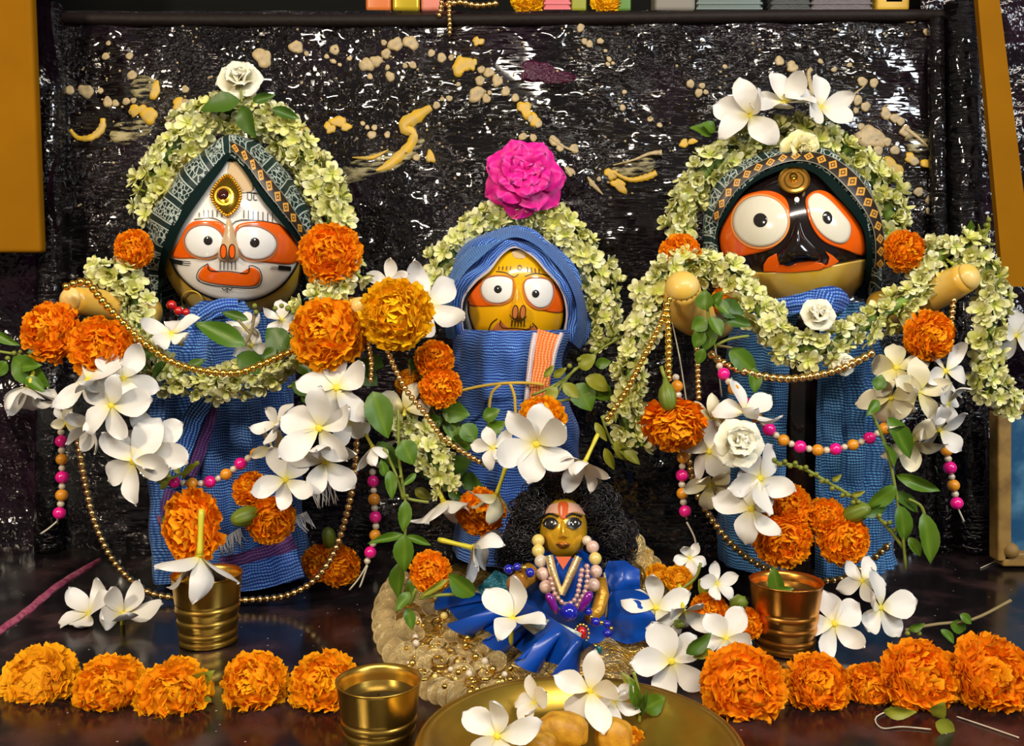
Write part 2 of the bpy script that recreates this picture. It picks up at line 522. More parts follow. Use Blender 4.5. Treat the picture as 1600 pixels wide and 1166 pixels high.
# ------------------------------------------------------------------ object helpers
def mesh(name, verts, faces, m=None, smooth=True, uvs=None):
    me = bpy.data.meshes.new(name)
    me.from_pydata([tuple(v) for v in verts], [], [tuple(f) for f in faces])
    if uvs is not None:
        lay = me.uv_layers.new(name='UVMap')
        idx = np.empty(len(me.loops), dtype=np.int32)
        me.loops.foreach_get('vertex_index', idx)
        lay.data.foreach_set('uv', np.array(uvs, dtype=np.float32)[idx].ravel())
    if smooth:
        me.polygons.foreach_set('use_smooth', [True] * len(me.polygons))
    if m is not None:
        me.materials.append(m)
    me.update()
    return me


def put(name, me, parent=None, mtx=None):
    o = bpy.data.objects.new(name, me)
    COL.objects.link(o)
    if parent is not None:
        o.parent = parent
    if mtx is not None:
        o.matrix_local = mtx
    return o


def tag(o, label=None, cat=None, group=None, kind=None):
    if label:
        o['label'] = label
    if cat:
        o['category'] = cat
    if group:
        o['group'] = group
    if kind:
        o['kind'] = kind
    return o


def thing(name, loc, label, cat, group=None, rot=None, s=1.0):
    o = bpy.data.objects.new(name, None)
    o.empty_display_size = 0.02
    COL.objects.link(o)
    o.matrix_local = TR(loc, rot, s)
    return tag(o, label, cat, group)


def rel(parent_loc, verts):
    c = Vector(parent_loc)
    return [Vector(v) - c for v in verts]


def grid_faces(nr, nc, closed=False, flip=False):
    f = []
    for i in range(nr - 1):
        for j in range(nc if closed else nc - 1):
            k = (j + 1) % nc
            q = (i * nc + j, i * nc + k, (i + 1) * nc + k, (i + 1) * nc + j)
            f.append(q[::-1] if flip else q)
    return f


def lathe_vf(prof, seg=40, phase=0.0):
    v, f = [], []
    n = len(prof)
    for r, z in prof:
        for j in range(seg):
            a = 2 * PI * j / seg + phase
            v.append((r * math.cos(a), r * math.sin(a), z))
    f = grid_faces(n, seg, True)
    return v, f


def sphere_vf(seg=14, ring=9):
    prof = [(max(1e-4, math.sin(PI * i / ring)), -math.cos(PI * i / ring)) for i in range(ring + 1)]
    return lathe_vf(prof, seg)


def tube_vf(pts, rad, sides=8, cap=True):
    pts = [Vector(p) for p in pts]
    n = len(pts)
    rads = rad if isinstance(rad, (list, tuple)) else [rad] * n
    v, f = [], []
    t0 = (pts[1] - pts[0]).normalized()
    ref = Vector((0, 0, 1)) if abs(t0.z) < 0.9 else Vector((1, 0, 0))
    u = t0.cross(ref).normalized()
    for i, p in enumerate(pts):
        t = (pts[min(i + 1, n - 1)] - pts[max(i - 1, 0)]).normalized()
        u = (u - t * u.dot(t))
        if u.length < 1e-6:
            u = t.orthogonal()
        u.normalize()
        w = t.cross(u)
        for j in range(sides):
            a = 2 * PI * j / sides
            v.append(p + (u * math.cos(a) + w * math.sin(a)) * rads[i])
    f = grid_faces(n, sides, True)
    if cap:
        f.append(tuple(range(sides))[::-1])
        f.append(tuple(range((n - 1) * sides, n * sides)))
    return v, f


def box_vf(x0, x1, y0, y1, z0, z1):
    v = [(x, y, z) for z in (z0, z1) for y in (y0, y1) for x in (x0, x1)]
    f = [(0, 2, 3, 1), (4, 5, 7, 6), (0, 1, 5, 4), (2, 6, 7, 3), (0, 4, 6, 2), (1, 3, 7, 5)]
    return v, f


def bevel_box(name, size, m, parent, mtx, bev=0.003):
    import bmesh
    bm = bmesh.new()
    bmesh.ops.create_cube(bm, size=1.0)
    for vv in bm.verts:
        vv.co = Vector((vv.co.x * size[0], vv.co.y * size[1], vv.co.z * size[2]))
    bmesh.ops.bevel(bm, geom=bm.edges[:], offset=bev, segments=3, profile=0.6, affect='EDGES')
    me = bpy.data.meshes.new(name)
    bm.to_mesh(me)
    bm.free()
    me.materials.append(m)
    me.polygons.foreach_set('use_smooth', [True] * len(me.polygons))
    return put(name, me, parent, mtx)


def merge(parts):
    v, f = [], []
    for a, b in parts:
        o = len(v)
        v.extend(a)
        f.extend([tuple(i + o for i in q) for q in b])
    return v, f


def rnd(a, b):
    return random.uniform(a, b)


# ------------------------------------------------------------------ setting
v, f = box_vf(-1.4, 1.4, 0.12, 1.25, -0.05, 0.0)
tag(put('floor', mesh('floor', v, f, FLOORM, False)), 'polished dark brown stone altar shelf', kind='structure')

ZT = PB(800, 17).z
XL, XR = PB(84, 500).x, PB(1492, 300).x
nx, nz = 60, 40
bv, bf = [], []
for i in range(nz + 1):
    z = ZT * i / nz
    for j in range(nx + 1):
        x = XL + (XR - XL) * j / nx
        e = 0.004 * math.sin(x * 23 + z * 11) * math.sin(z * 17 + 1) + 0.0015 * math.sin(x * 71 + z * 40)
        if i == nz:
            e += 0.0
        bv.append((x, BY0 + BLEAN * z + e, z))
bf = grid_faces(nz + 1, nx + 1)
o0 = len(bv)
# thickness with a flat top ledge
bv += [(XL, BY0 + 0.06, 0), (XR, BY0 + 0.06, 0), (XL, BY0 + BLEAN * ZT + 0.07, ZT), (XR, BY0 + BLEAN * ZT + 0.07, ZT)]
top = [nz * (nx + 1) + j for j in range(nx + 1)]
bf.append(tuple(top) + (o0 + 3, o0 + 2))
bf.append((o0, o0 + 1, o0 + 3, o0 + 2))
wall = put('wall_back', mesh('wall_back', bv, bf, BOARD))
tag(wall, 'dark glossy painted backboard with yellow paint splashes', kind='structure')

# mouldings left and right of the board
for nm, pts, r in (('trim_1', [(78, 10), (82, 300), (80, 560), (78, 880)], 0.013), ('trim_2', [(1500, 8), (1506, 300), (1512, 560), (1520, 870)], 0.016),
                   ('trim_3', [(1462, 30), (1465, 300), (1470, 560), (1476, 870)], 0.008)):
    pp = [PB(a, b, 0.004) for a, b in pts]
    pp[-1].z = 0.0
    vv, ff = tube_vf([pp[0].lerp(pp[1], t) for t in (0, .25, .5, .75)] + [pp[1].lerp(pp[2], t) for t in (0, .33, .66)] + [pp[2].lerp(pp[3], t) for t in (0, .5, 1)], r, 12)
    tag(put(nm, mesh(nm, vv, ff, BOARD)), 'dark glossy rounded moulding beside the backboard', kind='structure')
pp = [PB(60 + 1480 * t, 29 + 4 * math.sin(t * 5), 0.000) for t in np.linspace(0, 1, 24)]
vv, ff = tube_vf(pp, 0.006, 10)
tag(put('trim_4', mesh('trim_4', vv, ff, mat('dull_dark_wood', (0.012, 0.007, 0.006), 0.6, spec=.2, bump=(120, 0.4, 0.002)))), 'dull dark wooden top lip of the backboard', kind='structure')

# side walls: ochre upper parts, dark wrinkled lower parts
zl = P(30, 395, 0.83).z
xl = P(56, 200, 0.83).x
lv, lf = [], []
prof = [(0.0, 0), (0.004, 0.003), (0.012, 0.0)]
wl = bevel_box('wall_left', (0.9, 0.012, 0.75), OWALL, None, TR((xl - 0.45, 0.836, zl + 0.375)), 0.004)
tag(wl, 'ochre yellow painted wall at upper left', kind='structure')
zr = P(1580, 448, 0.83).z
a, b = P(1528, 0, 0.85), P(1568, 448, 0.85)
c, d = P(1562, 0, 0.85), P(1618, 448, 0.85)
vv = [(a.x, 0.83, a.z), (c.x, 0.83, c.z), (d.x, 0.83, d.z), (b.x, 0.83, b.z)]
ax = (c.x - a.x)
dz = 0.25
ext = lambda p, q: Vector(p) + (Vector(p) - Vector(q)).normalized() * dz
A, B_ = ext(a, b), ext(c, d)
pv = []
for yy in (0.85, 0.857):
    pv += [(b.x, yy, b.z), (d.x, yy, d.z), (B_.x, yy, B_.z), (A.x, yy, A.z)]
pf = [(0, 1, 2, 3), (7, 6, 5, 4), (0, 4, 5, 1), (1, 5, 6, 2), (2, 6, 7, 3), (3, 7, 4, 0)]
tag(put('wall_right', mesh('wall_right', pv, pf, OWALL, False)), 'ochre yellow leaning pillar at upper right', kind='structure')


def wrinkled(name, x0, x1, z0, z1, y, label, m):
    nx_, nz_ = 40, 50
    vv = []
    for i in range(nz_ + 1):
        for j in range(nx_ + 1):
            x = x0 + (x1 - x0) * j / nx_
            z = z0 + (z1 - z0) * i / nz_
            vv.append((x, y + 0.010 * math.sin(x * 60 + 2 * math.sin(z * 25)) * math.sin(z * 14 + x * 30) + 0.006 * math.sin(x * 110 - z * 35), z))
    tag(put(name, mesh(name, vv, grid_faces(nz_ + 1, nx_ + 1), m)), label, kind='structure')


wrinkled('wall_left_lower', -1.4, XL + 0.01, 0.0, 0.9, 0.880, 'dark purple-black wrinkled glossy wall at lower left', PLASTIC)
tag(put('wall_far', mesh('wall_far', *box_vf(-1.4, 1.4, 1.02, 1.04, 0.3, 1.0), mat('dark_far_wall', (.004, .004, .003), .8, spec=.1), False)), 'dark wall behind the top ledge', kind='structure')
wrinkled('wall_right_lower', XR - 0.01, 1.4, 0.0, 0.9, 0.945, 'dark wrinkled glossy wall at the right edge', PLASTIC)


# ------------------------------------------------------------------ paint splashes on the board
def blob_pts(cx, cy, r, el=1.0, ang=0.0, rough=0.16, n=30):
    ph = [rnd(0, 6.28) for _ in range(5)]
    pts = []
    for i in range(n):
        a = 2 * PI * i / n
        q = r * (1 + rough * (math.sin(2 * a + ph[0]) * .6 + math.sin(3 * a + ph[1]) * .6 + math.sin(5 * a + ph[2]) * .35 + math.sin(9 * a + ph[3]) * .14))
        x, y = q * math.cos(a) * el, q * math.sin(a)
        pts.append((cx + x * math.cos(ang) - y * math.sin(ang), cy + x * math.sin(ang) + y * math.cos(ang)))
    return pts


def splash(pts, c, m, h=0.0004, name='paint_splash', parent=wall):
    loc = PB(*c)
    vv = [PB(c[0], c[1], 0.0012 + h)]
    n = len(pts)
    for s, hh in ((0.55, h * 0.95), (0.9, h * 0.6), (1.0, -0.002)):
        for p in pts:
            vv.append(PB(c[0] + (p[0] - c[0]) * s, c[1] + (p[1] - c[1]) * s, 0.0012 + hh))
    ff = [(0, 1 + j, 1 + (j + 1) % n) for j in range(n)]
    for k_ in range(2):
        for j in range(n):
            a_ = 1 + k_ * n
            ff.append((a_ + j, a_ + n + j, a_ + n + (j + 1) % n, a_ + (j + 1) % n))
    vv = [Vector((q.x, q.y + 0.004 * math.sin(q.x * 23 + q.z * 11) * math.sin(q.z * 17 + 1) + 0.0015 * math.sin(q.x * 71 + q.z * 40), q.z)) for q in vv]
    return put(name, mesh(name, rel(loc, vv), ff, m), parent, TR(loc))


cream = [(170, 68, 4), (165, 88, 6), (203, 88, 6), (106, 140, 8), (131, 141, 12), (154, 140, 5), (92, 157, 7), (70, 159, 5), (64, 190, 7), (165, 158, 8), (178, 160, 6), (196, 158, 6), (208, 157, 5), (207, 118, 7), (267, 188, 6), (290, 160, 6), (290, 140, 6),
         (410, 90, 14), (463, 74, 11), (479, 84, 4), (522, 77, 8), (600, 67, 5), (618, 70, 11), (642, 67, 11), (603, 84, 8), (572, 100, 11), (587, 95, 10), (645, 102, 6), (633, 103, 4), (605, 105, 4), (609, 119, 7), (577, 118, 5), (674, 83, 6), (690, 90, 7), (705, 90, 5), (752, 110, 6), (764, 115, 8), (777, 128, 9), (750, 127, 8), (745, 148, 12), (760, 155, 7), (716, 132, 4), (765, 146, 4), (790, 145, 7), (682, 165, 6), (702, 154, 5), (691, 155, 4),
         (520, 95, 4), (510, 88, 4), (530, 100, 3), (545, 90, 4), (580, 210, 7), (573, 198, 4), (584, 198, 5), (604, 209, 5), (650, 245, 6), (566, 192, 4),
         (891, 32, 5), (907, 44, 6), (913, 65, 5), (921, 69, 6), (938, 64, 5), (946, 79, 3), (952, 92, 4), (950, 100, 4), (958, 98, 3), (989, 36, 3), (1079, 131, 6), (1092, 145, 6), (1097, 134, 5), (1103, 144, 4), (1133, 104, 4), (976, 143, 4), (973, 168, 5), (1017, 185, 5), (1032, 194, 4), (805, 155, 6), (830, 187, 7), (840, 195, 7), (817, 215, 6), (833, 217, 6), (866, 222, 8), (875, 232, 6), (897, 233, 8), (891, 269, 6), (925, 287, 5), (936, 280, 4),
         (1216, 97, 8), (1236, 106, 9), (1248, 116, 5), (1282, 96, 4), (1303, 109, 4), (1327, 102, 4), (1347, 128, 8), (1365, 130, 7), (1340, 157, 7), (1352, 167, 8), (1325, 180, 5), (1337, 173, 5), (1384, 178, 9), (1398, 185, 8), (1407, 190, 7), (1414, 205, 9), (1360, 215, 19), (1345, 198, 6), (1386, 222, 7), (1372, 235, 8), (1398, 235, 8), (1428, 252, 8), (1427, 32, 5), (1448, 50, 5), (1455, 67, 5), (1405, 20, 4), (1418, 30, 5), (1435, 300, 7), (1455, 312, 9), (1452, 330, 6), (1470, 240, 6), (1480, 270, 5), (1418, 290, 6)]
for i, (x, y, r) in enumerate(cream):
    splash(blob_pts(x, y, r, rnd(0.9, 1.25), rnd(0, 3), 0.10 if r < 9 else 0.17), (x, y), CREAMS)
for x, y, r, el, an, rg in [(243, 142, 8, 1.9, 1.75, .15), (232, 180, 14, 1.1, 0, .2), (213, 172, 9, 1.7, -.5, .3), (281, 165, 11, 1.1, 0, .3), (302, 165, 6, 1, 0, .2), (722, 103, 16, 1.0, 0, .25), (738, 102, 8, 1, 0, .3), (747, 66, 8, 1, 0, .3),
                            (515, 200, 9, 1, 0, .3), (528, 190, 10, 1.3, 0, .2), (540, 198, 8, 1, .5, .2), (503, 246, 11, 1, 0, .2), (472, 205, 9, 1.2, 0, .2), (672, 245, 8, 1.2, .8, .3), (820, 173, 11, 1.3, .6, .3), (836, 190, 8, 1.5, .8, .3), (1070, 223, 7, 1.1, 0, .2), (1083, 220, 5, 1.6, 0, .2),
                            (955, 272, 10, 1.0, 0, .25), (968, 290, 10, 1.3, .5, .3), (1395, 263, 13, 1.5, .4, .3), (1455, 258, 10, 1.5, .2, .3), (1422, 247, 8, 1.2, .2, .2)]:
    splash(blob_pts(x, y, r, el, an, rg), (x, y), YELS)


def stroke(pts, widths, m, h=0.0005):
    p = smooth_path([(a, b, w) for (a, b), w in zip(pts, widths)], 26)
    loc = PB(p[0][0], p[0][1])
    vv, ff = [], []
    for i, (x, y, w) in enumerate(p):
        x2, y2 = p[min(i + 1, 25)][:2]
        x1, y1 = p[max(i - 1, 0)][:2]
        L = math.hypot(x2 - x1, y2 - y1) + 1e-6
        nx_, ny_ = -(y2 - y1) / L, (x2 - x1) / L
        w = w * (1 + 0.18 * math.sin(i * 2.1) * rnd(0.4, 1))
        for s, hh in ((-1, -0.002), (-0.7, h), (0, h * 1.2), (0.7, h), (1, -0.002)):
            vv.append(PB(x + nx_ * w * s, y + ny_ * w * s, 0.0012 + hh))
    vv = [Vector((q.x, q.y + 0.004 * math.sin(q.x * 23 + q.z * 11) * math.sin(q.z * 17 + 1) + 0.0015 * math.sin(q.x * 71 + q.z * 40), q.z)) for q in vv]
    return put('paint_splash', mesh('paint_splash', rel(loc, vv), grid_faces(26, 5, flip=True), m), wall, TR(loc))


stroke([(674, 168), (650, 182), (630, 196), (645, 208), (640, 226), (622, 244), (603, 260), (588, 266)], [5, 11, 12, 8, 9, 9, 7, 2], YELS)
stroke([(550, 246), (580, 246), (606, 233)], [1, 4, 1], YELS)
stroke([(157, 183), (155, 200), (140, 214), (120, 215), (108, 202)], [4, 7, 6, 4, 3], YELS)
stroke([(960, 270), (985, 281), (1010, 277), (1026, 270)], [3, 4, 6, 5], YELS)
stroke([(958, 258), (990, 250), (1015, 240), (1035, 238)], [1, 2, 3, 5], CREAMS)
stroke([(1290, 185), (1325, 155), (1350, 135)], [1, 2, 1], CREAMS)
stroke([(1414, 200), (1435, 215), (1455, 232)], [4, 3, 1], CREAMS)
stroke([(1470, 262), (1485, 268), (1504, 277)], [3, 2, 1], CREAMS)
stroke([(860, 215), (880, 230), (902, 238)], [4, 2, 3], CREAMS)
stroke([(918, 277), (928, 290), (942, 304)], [2, 4, 1], CREAMS)
stroke([(884, 262), (892, 276)], [4, 3], CREAMS)
stroke([(1268, 150), (1262, 118), (1268, 108)], [5, 4, 4], CREAMS)
for c, rx, ry, an in [((575, 262), 62, 20, -.3), ((200, 205), 34, 20, -.2), ((545, 275), 30, 12, -.3), ((992, 262), 40, 13, -.2), ((225, 140), 22, 22, 0), ((1435, 225), 26, 18, .5), ((640, 235), 26, 12, -.7)]:
    s_ = splash(blob_pts(c[0], c[1], ry, rx / ry, an, .12), c, SMEAR, 0.0004)
    s_['label'] = 'faint dry yellow smear'
mag = splash(blob_pts(850, 115, 20, 1.9, .1, .3), (850, 115), mat('magenta_stain', (0.05, 0.003, 0.022), 0.22, bump=(230, 1.0, 0.005)), 0.0003)
mag['label'] = 'dark magenta powder stain'
vv_all, ff_all = [], []
for _ in range(420):
    cx_, cy_ = rnd(110, 1490), rnd(40, 470) if random.random() < .75 else rnd(40, 250)
    r = rnd(0.8, 2.3)
    cpt = PB(cx_, cy_, 0.004)
    e = 0.004 * math.sin(cpt.x * 23 + cpt.z * 11) * math.sin(cpt.z * 17 + 1)
    o_ = len(vv_all)
    vv_all.append(cpt + Vector((0, e, 0)))
    for j in range(6):
        q = PB(cx_ + r * math.cos(j * PI / 3), cy_ + r * math.sin(j * PI / 3), 0.001)
        vv_all.append(q + Vector((0, e, 0)))
    ff_all += [(o_, o_ + 1 + j, o_ + 1 + (j + 1) % 6) for j in range(6)]
sp_ = put('paint_specks', mesh('paint_specks', vv_all, ff_all, CREAMS), wall)
tag(sp_, 'tiny cream paint specks', kind='stuff')

# pink powder line on the shelf at left, and the thin ledge behind it
pl = [(-40, 1012), (30, 965), (90, 916), (155, 876)]
q = smooth_path(pl, 30)
vv = []
for i, (x, y) in enumerate(q):
    c = PF(x, y)
    w = 0.0042 * (1 + 0.25 * math.sin(i * 1.7)) * (0.6 if i > 26 else 1)
    for s, h in ((-1, 0.0), (-.5, .0022), (.5, .0022), (1, 0.0)):
        vv.append(c + Vector((s * w * .75, s * w * .9, h)))
tag(put('powder_line', mesh('powder_line', vv, grid_faces(30, 4), PINKPOW)), 'pink powder line drawn diagonally across the shelf at left', 'powder line')

# ------------------------------------------------------------------ shared small meshes
SPH = {}


def sph(m):
    if m.name not in SPH:
        v_, f_ = sphere_vf(14, 9)
        SPH[m.name] = mesh('bead_' + m.name, v_, f_, m)
    return SPH[m.name]


def petal_vf(length=1.0, width=0.36, curl=0.0, ridge=0.08, asym=0.12, tip=0.0, wav=0.04, nu=9, nv=5, base=0.06, blunt=0.6, ruf=0.0):
    v_, uv = [], []
    ph = rnd(0, 6)
    for i in range(nu + 1):
        u = math.sin(PI / 2 * i / nu) ** 1.1
        w = width * (0.14 + 0.86 * min(1, u / blunt) ** 0.9 * (2 - min(1, u / blunt)) ** 0.6) * math.sqrt(max(0.0004, 1 - max(0, (u - 0.5) / 0.5) ** 2.2))
        for j in range(nv):
            t = -1 + 2 * j / (nv - 1)
            x = base + u * length * (1 - 0.06 * t * t * u)
            y = w * t + asym * u * u
            z = curl * u * u - ridge * (1 - t * t) * math.sin(PI * u) + tip * max(0, u - 0.6) ** 2 * 4 + wav * math.sin(4 * u + 3 * t + ph) * u + ruf * u * u * math.sin(8 * t + ph + 3 * u)
            v_.append((x, y, z))
            uv.append((0.5, u))
    return v_, grid_faces(nu + 1, nv), uv


def petal_mesh(m, **kw):
    v_, f_, uv = petal_vf(**kw)
    return mesh('petal', v_, f_, m, uvs=uv)


WP = [petal_mesh(WHITE, curl=c, tip=t, width=w, asym=a) for c, t, w, a in ((0.05, -.3, .33, .10), (-.2, -.4, .36, .14), (.25, .1, .32, .06), (-.4, .15, .37, .12), (0.0, .5, .31, .16))]
CPM = [petal_mesh(CREAMW, curl=c, tip=t, width=w, asym=a) for c, t, w, a in ((0.05, -.3, .31, .10), (-.3, -.4, .34, .14), (.3, .1, .31, .06))]
v_, f_ = lathe_vf([(0.001, .03), (.05, .035), (.085, .02), (.10, -.01)], 10)
THR = mesh('throat', v_, f_, THROAT)
TUBES = []
for bend in (0.0, 0.35, -0.45):
    ps = [(bend * t * t * 0.6, 0.15 * bend * t * t, -t) for t in np.linspace(0, 1, 9)]
    v_, f_ = tube_vf(ps, [0.075, .07, .065, .06, .06, .065, .07, .075, .06], 8)
    TUBES.append(mesh('tube', v_, f_, TUBE))


def white_flower(px, py, Y, d, n, where, spin=0.0, cup=8, tube=0.0, bend=0, cream=False, np_=5, group='white flowers', var=0.25):
    """five-petalled flower: n = facing direction in picture terms (right, up, toward viewer)"""
    r = d / 2 * K(Y) * 1.06
    t = thing('white_flower', P(px, py, Y), ('cream' if cream else 'white') + ' flower ' + where, 'flower', group, basis(n, spin), r)
    src = CPM if cream else WP
    for k in range(np_):
        a = 2 * PI * k / np_ + rnd(-.12, .12)
        c = math.radians(cup + rnd(-22, 22))
        m = Matrix.Rotation(a, 4, 'Z') @ Matrix.Rotation(-c, 4, 'Y') @ Matrix.Rotation(rnd(-.45, .45), 4, 'X') @ Matrix.Diagonal((rnd(.86, 1.1), rnd(.9, 1.15), 1, 1))
        put('petal', random.choice(src), t, m)
    put('throat', THR, t)
    if tube:
        L = tube * 2
        put('flower_tube', TUBES[bend], t, Matrix.Rotation(rnd(0, 6), 4, 'Z') if bend == 0 else Matrix.Diagonal((1, 1, 1, 1)))
        t.children[-1].matrix_local = t.children[-1].matrix_local @ Matrix.Diagonal((1, 1, L, 1)) if bend == 0 else Matrix.Diagonal((L, 1, L, 1))
    return t


def marigold_mesh(m, n=300, polar=118, ruff=1.0, seed=0, hole=0.0):
    rs = random.Random(seed)
    V, Fc, U = [], [], []
    ga = PI * (3 - math.sqrt(5))
    c0 = 1 - math.cos(math.radians(polar))
    for i in range(n):
        z = 1 - c0 * (i + .5) / n
        a = i * ga + rs.uniform(-.15, .15)
        s = math.sqrt(max(0, 1 - z * z))
        d = Vector((s * math.cos(a), s * math.sin(a), z))
        d = (d + Vector((rs.uniform(-.13, .13), rs.uniform(-.13, .13), rs.uniform(-.1, .1)))).normalized()
        e = d.cross(Vector((0, 0, 1)) if abs(d.z) < .97 else Vector((1, 0, 0))).normalized()
        ang = rs.uniform(-.9, .9)
        nn = d.cross(e)
        e2 = e * math.cos(ang) + nn * math.sin(ang)
        n2 = d.cross(e2)
        tip = rs.uniform(.84, 1.07) * (1 - hole * max(0, z) ** 4)
        b = len(V)
        for ri, (rr, w) in enumerate(((.55, .07), (.78, .12), (.94, .15), (1.0, .11))):
            for j in (-1, 0, 1):
                off = rs.uniform(-.03, .03) * (ri >= 2)
                curl = (.03, .0, -.06, -.13)[ri] * ruff + rs.uniform(-.03, .03) * ruff
                V.append(d * (rr * tip + off + (0 if j else -.035 * (ri > 0))) + e2 * (w * j) + n2 * curl)
                U.append((i + .5, ri / 3))
        for ri in range(3):
            for j in range(2):
                q = b + ri * 3 + j
                Fc.append((q, q + 1, q + 4, q + 3))
    sv_, sf_ = sphere_vf(20, 12)
    b = len(V)
    V += [Vector(p) * .74 * Vector((1, 1, 1)).x for p in sv_]
    U += [(.5, .25)] * len(sv_)
    Fc += [tuple(i + b for i in q) for q in sf_]
    return mesh('marigold_petals', V, Fc, m, uvs=U)


MG = [marigold_mesh(MARI, seed=s, n=nn) for s, nn in ((1, 300), (2, 260), (3, 330))]
MGY = marigold_mesh(MARIG, seed=5, n=320)
MGA = [marigold_mesh(MARIY, seed=s, n=280) for s in (8, 9)]
MGD = marigold_mesh(MARID, seed=6, n=380, hole=0.25, ruff=.6)
v_, f_ = lathe_vf([(0.001, -1.12), (.10, -1.12), (.17, -.95), (.30, -.65), (.36, -.35), (.33, -.05), (.25, .1)], 14)
CAL = mesh('calyx', [(x * (1 + .07 * math.cos(7 * math.atan2(y, x))), y * (1 + .07 * math.cos(7 * math.atan2(y, x))), z) for x, y, z in v_], f_, CALYX)


def marigold(px, py, Y, d, n, where, col='o', sx=1.0, sy=1.0, sz=.8, spin=None, var=None, group='marigold flowers'):
    r = d / 2 * K(Y) * 1.02
    kind = {'o': 'orange marigold flower ', 'y': 'amber yellow marigold flower ', 'a': 'light orange marigold flower ', 'd': 'golden marigold flower '}[col]
    t = thing('marigold', P(px, py, Y), kind + where, 'marigold', group, basis(n, spin if spin is not None else rnd(0, 6)), (r * sx, r * sy, r * sz))
    me = {'o': MG[(var if var is not None else random.randrange(3))], 'y': MGY, 'a': random.choice(MGA), 'd': MGD}[col]
    h = put('petal_head', me, t)
    h['kind'] = 'stuff'
    put('calyx', CAL, t)
    return t


def jasmine_mesh(seed, opened):
    random.seed(seed)
    V, Fc, U = [], [], []
    layers = ((7, 1.0, 12 if opened else 50), (5, .72, 42 if opened else 70))
    for n, ln, cup in layers:
        for k in range(n):
            v1, f1, u1 = petal_vf(length=ln, width=.27 * ln + .03, curl=rnd(-.3, .15), ridge=.08, asym=0, nu=5, nv=3, base=.05, wav=.06)
            m = Matrix.Rotation(2 * PI * k / n + rnd(-.2, .2), 3, 'Z') @ Matrix.Rotation(-math.radians(cup + rnd(-22, 22)), 3, 'Y')
            o = len(V)
            V += [m @ Vector(p) for p in v1]
            Fc += [tuple(i + o for i in q) for q in f1]
            U += [(k + n + .5, u[1] * (.75 + .25 * ln)) for u in u1]
    v1, f1 = tube_vf([(0, 0, .05), (0, 0, -.4), (.08, 0, -.8)], [.14, .09, .08], 6)
    o = len(V)
    V += v1
    Fc += [tuple(i + o for i in q) for q in f1]
    U += [(.5, 0.0)] * len(v1)
    return mesh('jasmine_flower', V, Fc, JASM, uvs=U)


JM = [jasmine_mesh(s, s % 3 != 2) for s in range(6)]
random.seed(21)


def garland(label, pts, width, density, fl=29, group='jasmine garlands', flat=0.6, name='jasmine_garland'):
    """pts: (px, py, Y) path; flowers are separate parts strung along a green core"""
    L = path_len(pts)
    core = smooth_path(pts, max(8, int(L / 16)))
    c0 = P(*core[len(core) // 2])
    t = thing(name, c0, label, 'garland', group)
    v1, f1 = tube_vf(rel(c0, [P(*c) for c in core]), width * .17 * K(core[0][2]), 8)
    put('stem_core', mesh('stem_core', v1, f1, GCORE), t)
    n = min(295, int(L * density))
    q = smooth_path(pts, n)
    for i, (x, y, Y) in enumerate(q):
        a = i * 2.399 + rnd(-.4, .4)
        x2, y2, _ = q[min(i + 1, n - 1)]
        x1, y1, _ = q[max(i - 1, 0)]
        l = math.hypot(x2 - x1, y2 - y1) + 1e-6
        sx, sy = -(y2 - y1) / l, (x2 - x1) / l
        side = math.cos(a)
        fwd = math.sin(a) * .7 + .35
        rr = width * .5 * rnd(.3, 1.0)
        loc = P(x + sx * side * rr, y + sy * side * rr, Y - fwd * width * .42 * K(Y) * flat)
        n_ = (sx * side + rnd(-.4, .4), -sy * side + rnd(-.4, .4), max(.1, fwd + rnd(-.1, .6)))
        s = fl * .66 * K(Y) * rnd(.8, 1.25)
        put('jasmine_flower', JM[random.randrange(6)], t, TR(loc - c0, basis(n_, rnd(0, 6)), s))
    return t


def chain(label, pts, seq, pitch_scale=.92, group='bead strings', name='bead_necklace', thread=THREAD, tails=()):
    """seq: list of (material, diameter px) repeated along the path"""
    L = path_len(pts)
    fine = smooth_path(pts, max(30, int(L / 2)))
    d = np.array(fine)
    cum = np.r_[0, np.cumsum(np.linalg.norm(np.diff(d[:, :2], axis=0), axis=1))]
    c0 = P(*fine[len(fine) // 2])
    t = thing(name, c0, label, 'necklace', group)
    s, i = 0.0, 0
    while s < cum[-1]:
        m, dia = seq[i % len(seq)]
        nxt = seq[(i + 1) % len(seq)][1]
        x, y, Y = (np.interp(s, cum, d[:, c]) for c in range(3))
        bd = {'magenta_bead': 'magenta_bead', 'amber_bead': 'amber_bead', 'pearl': 'pearl'}.get(m.name, 'bead')
        put(bd, sph(m), t, TR(P(x, y, Y) - c0, None, dia / 2 * K(Y) * rnd(.95, 1.04)))
        s += (dia + nxt) / 2 * pitch_scale
        i += 1
    th = smooth_path(pts, max(6, int(L / 12)))
    v1, f1 = tube_vf(rel(c0, [P(*c) for c in th]), 0.0006, 5)
    put('thread', mesh('thread', v1, f1, thread), t)
    for tl in tails:
        v1, f1 = tube_vf(rel(c0, [P(*c) for c in smooth_path(tl, 10)]), 0.0007, 5)
        put('thread', mesh('thread', v1, f1, THREAD), t)
    return t


def leaf_vf(w=.5, fold=.12, droop=.15, serr=.05, nu=12, nv=5, tipp=1.0):
    V, U = [], []
    for i in range(nu + 1):
        u = i / nu
        ww = w * .5 * (math.sin(PI * u ** .8) ** .85 if 0 < u < 1 else .03) * (1 + serr * (i % 2))
        for j in range(nv):
            t = -1 + 2 * j / (nv - 1)
            V.append((u, ww * t, fold * abs(t) * math.sin(PI * u) - droop * u * u + .02 * math.sin(9 * u + 2 * t)))
            U.append((.5, abs(t)))
    return V, grid_faces(nu + 1, nv), U


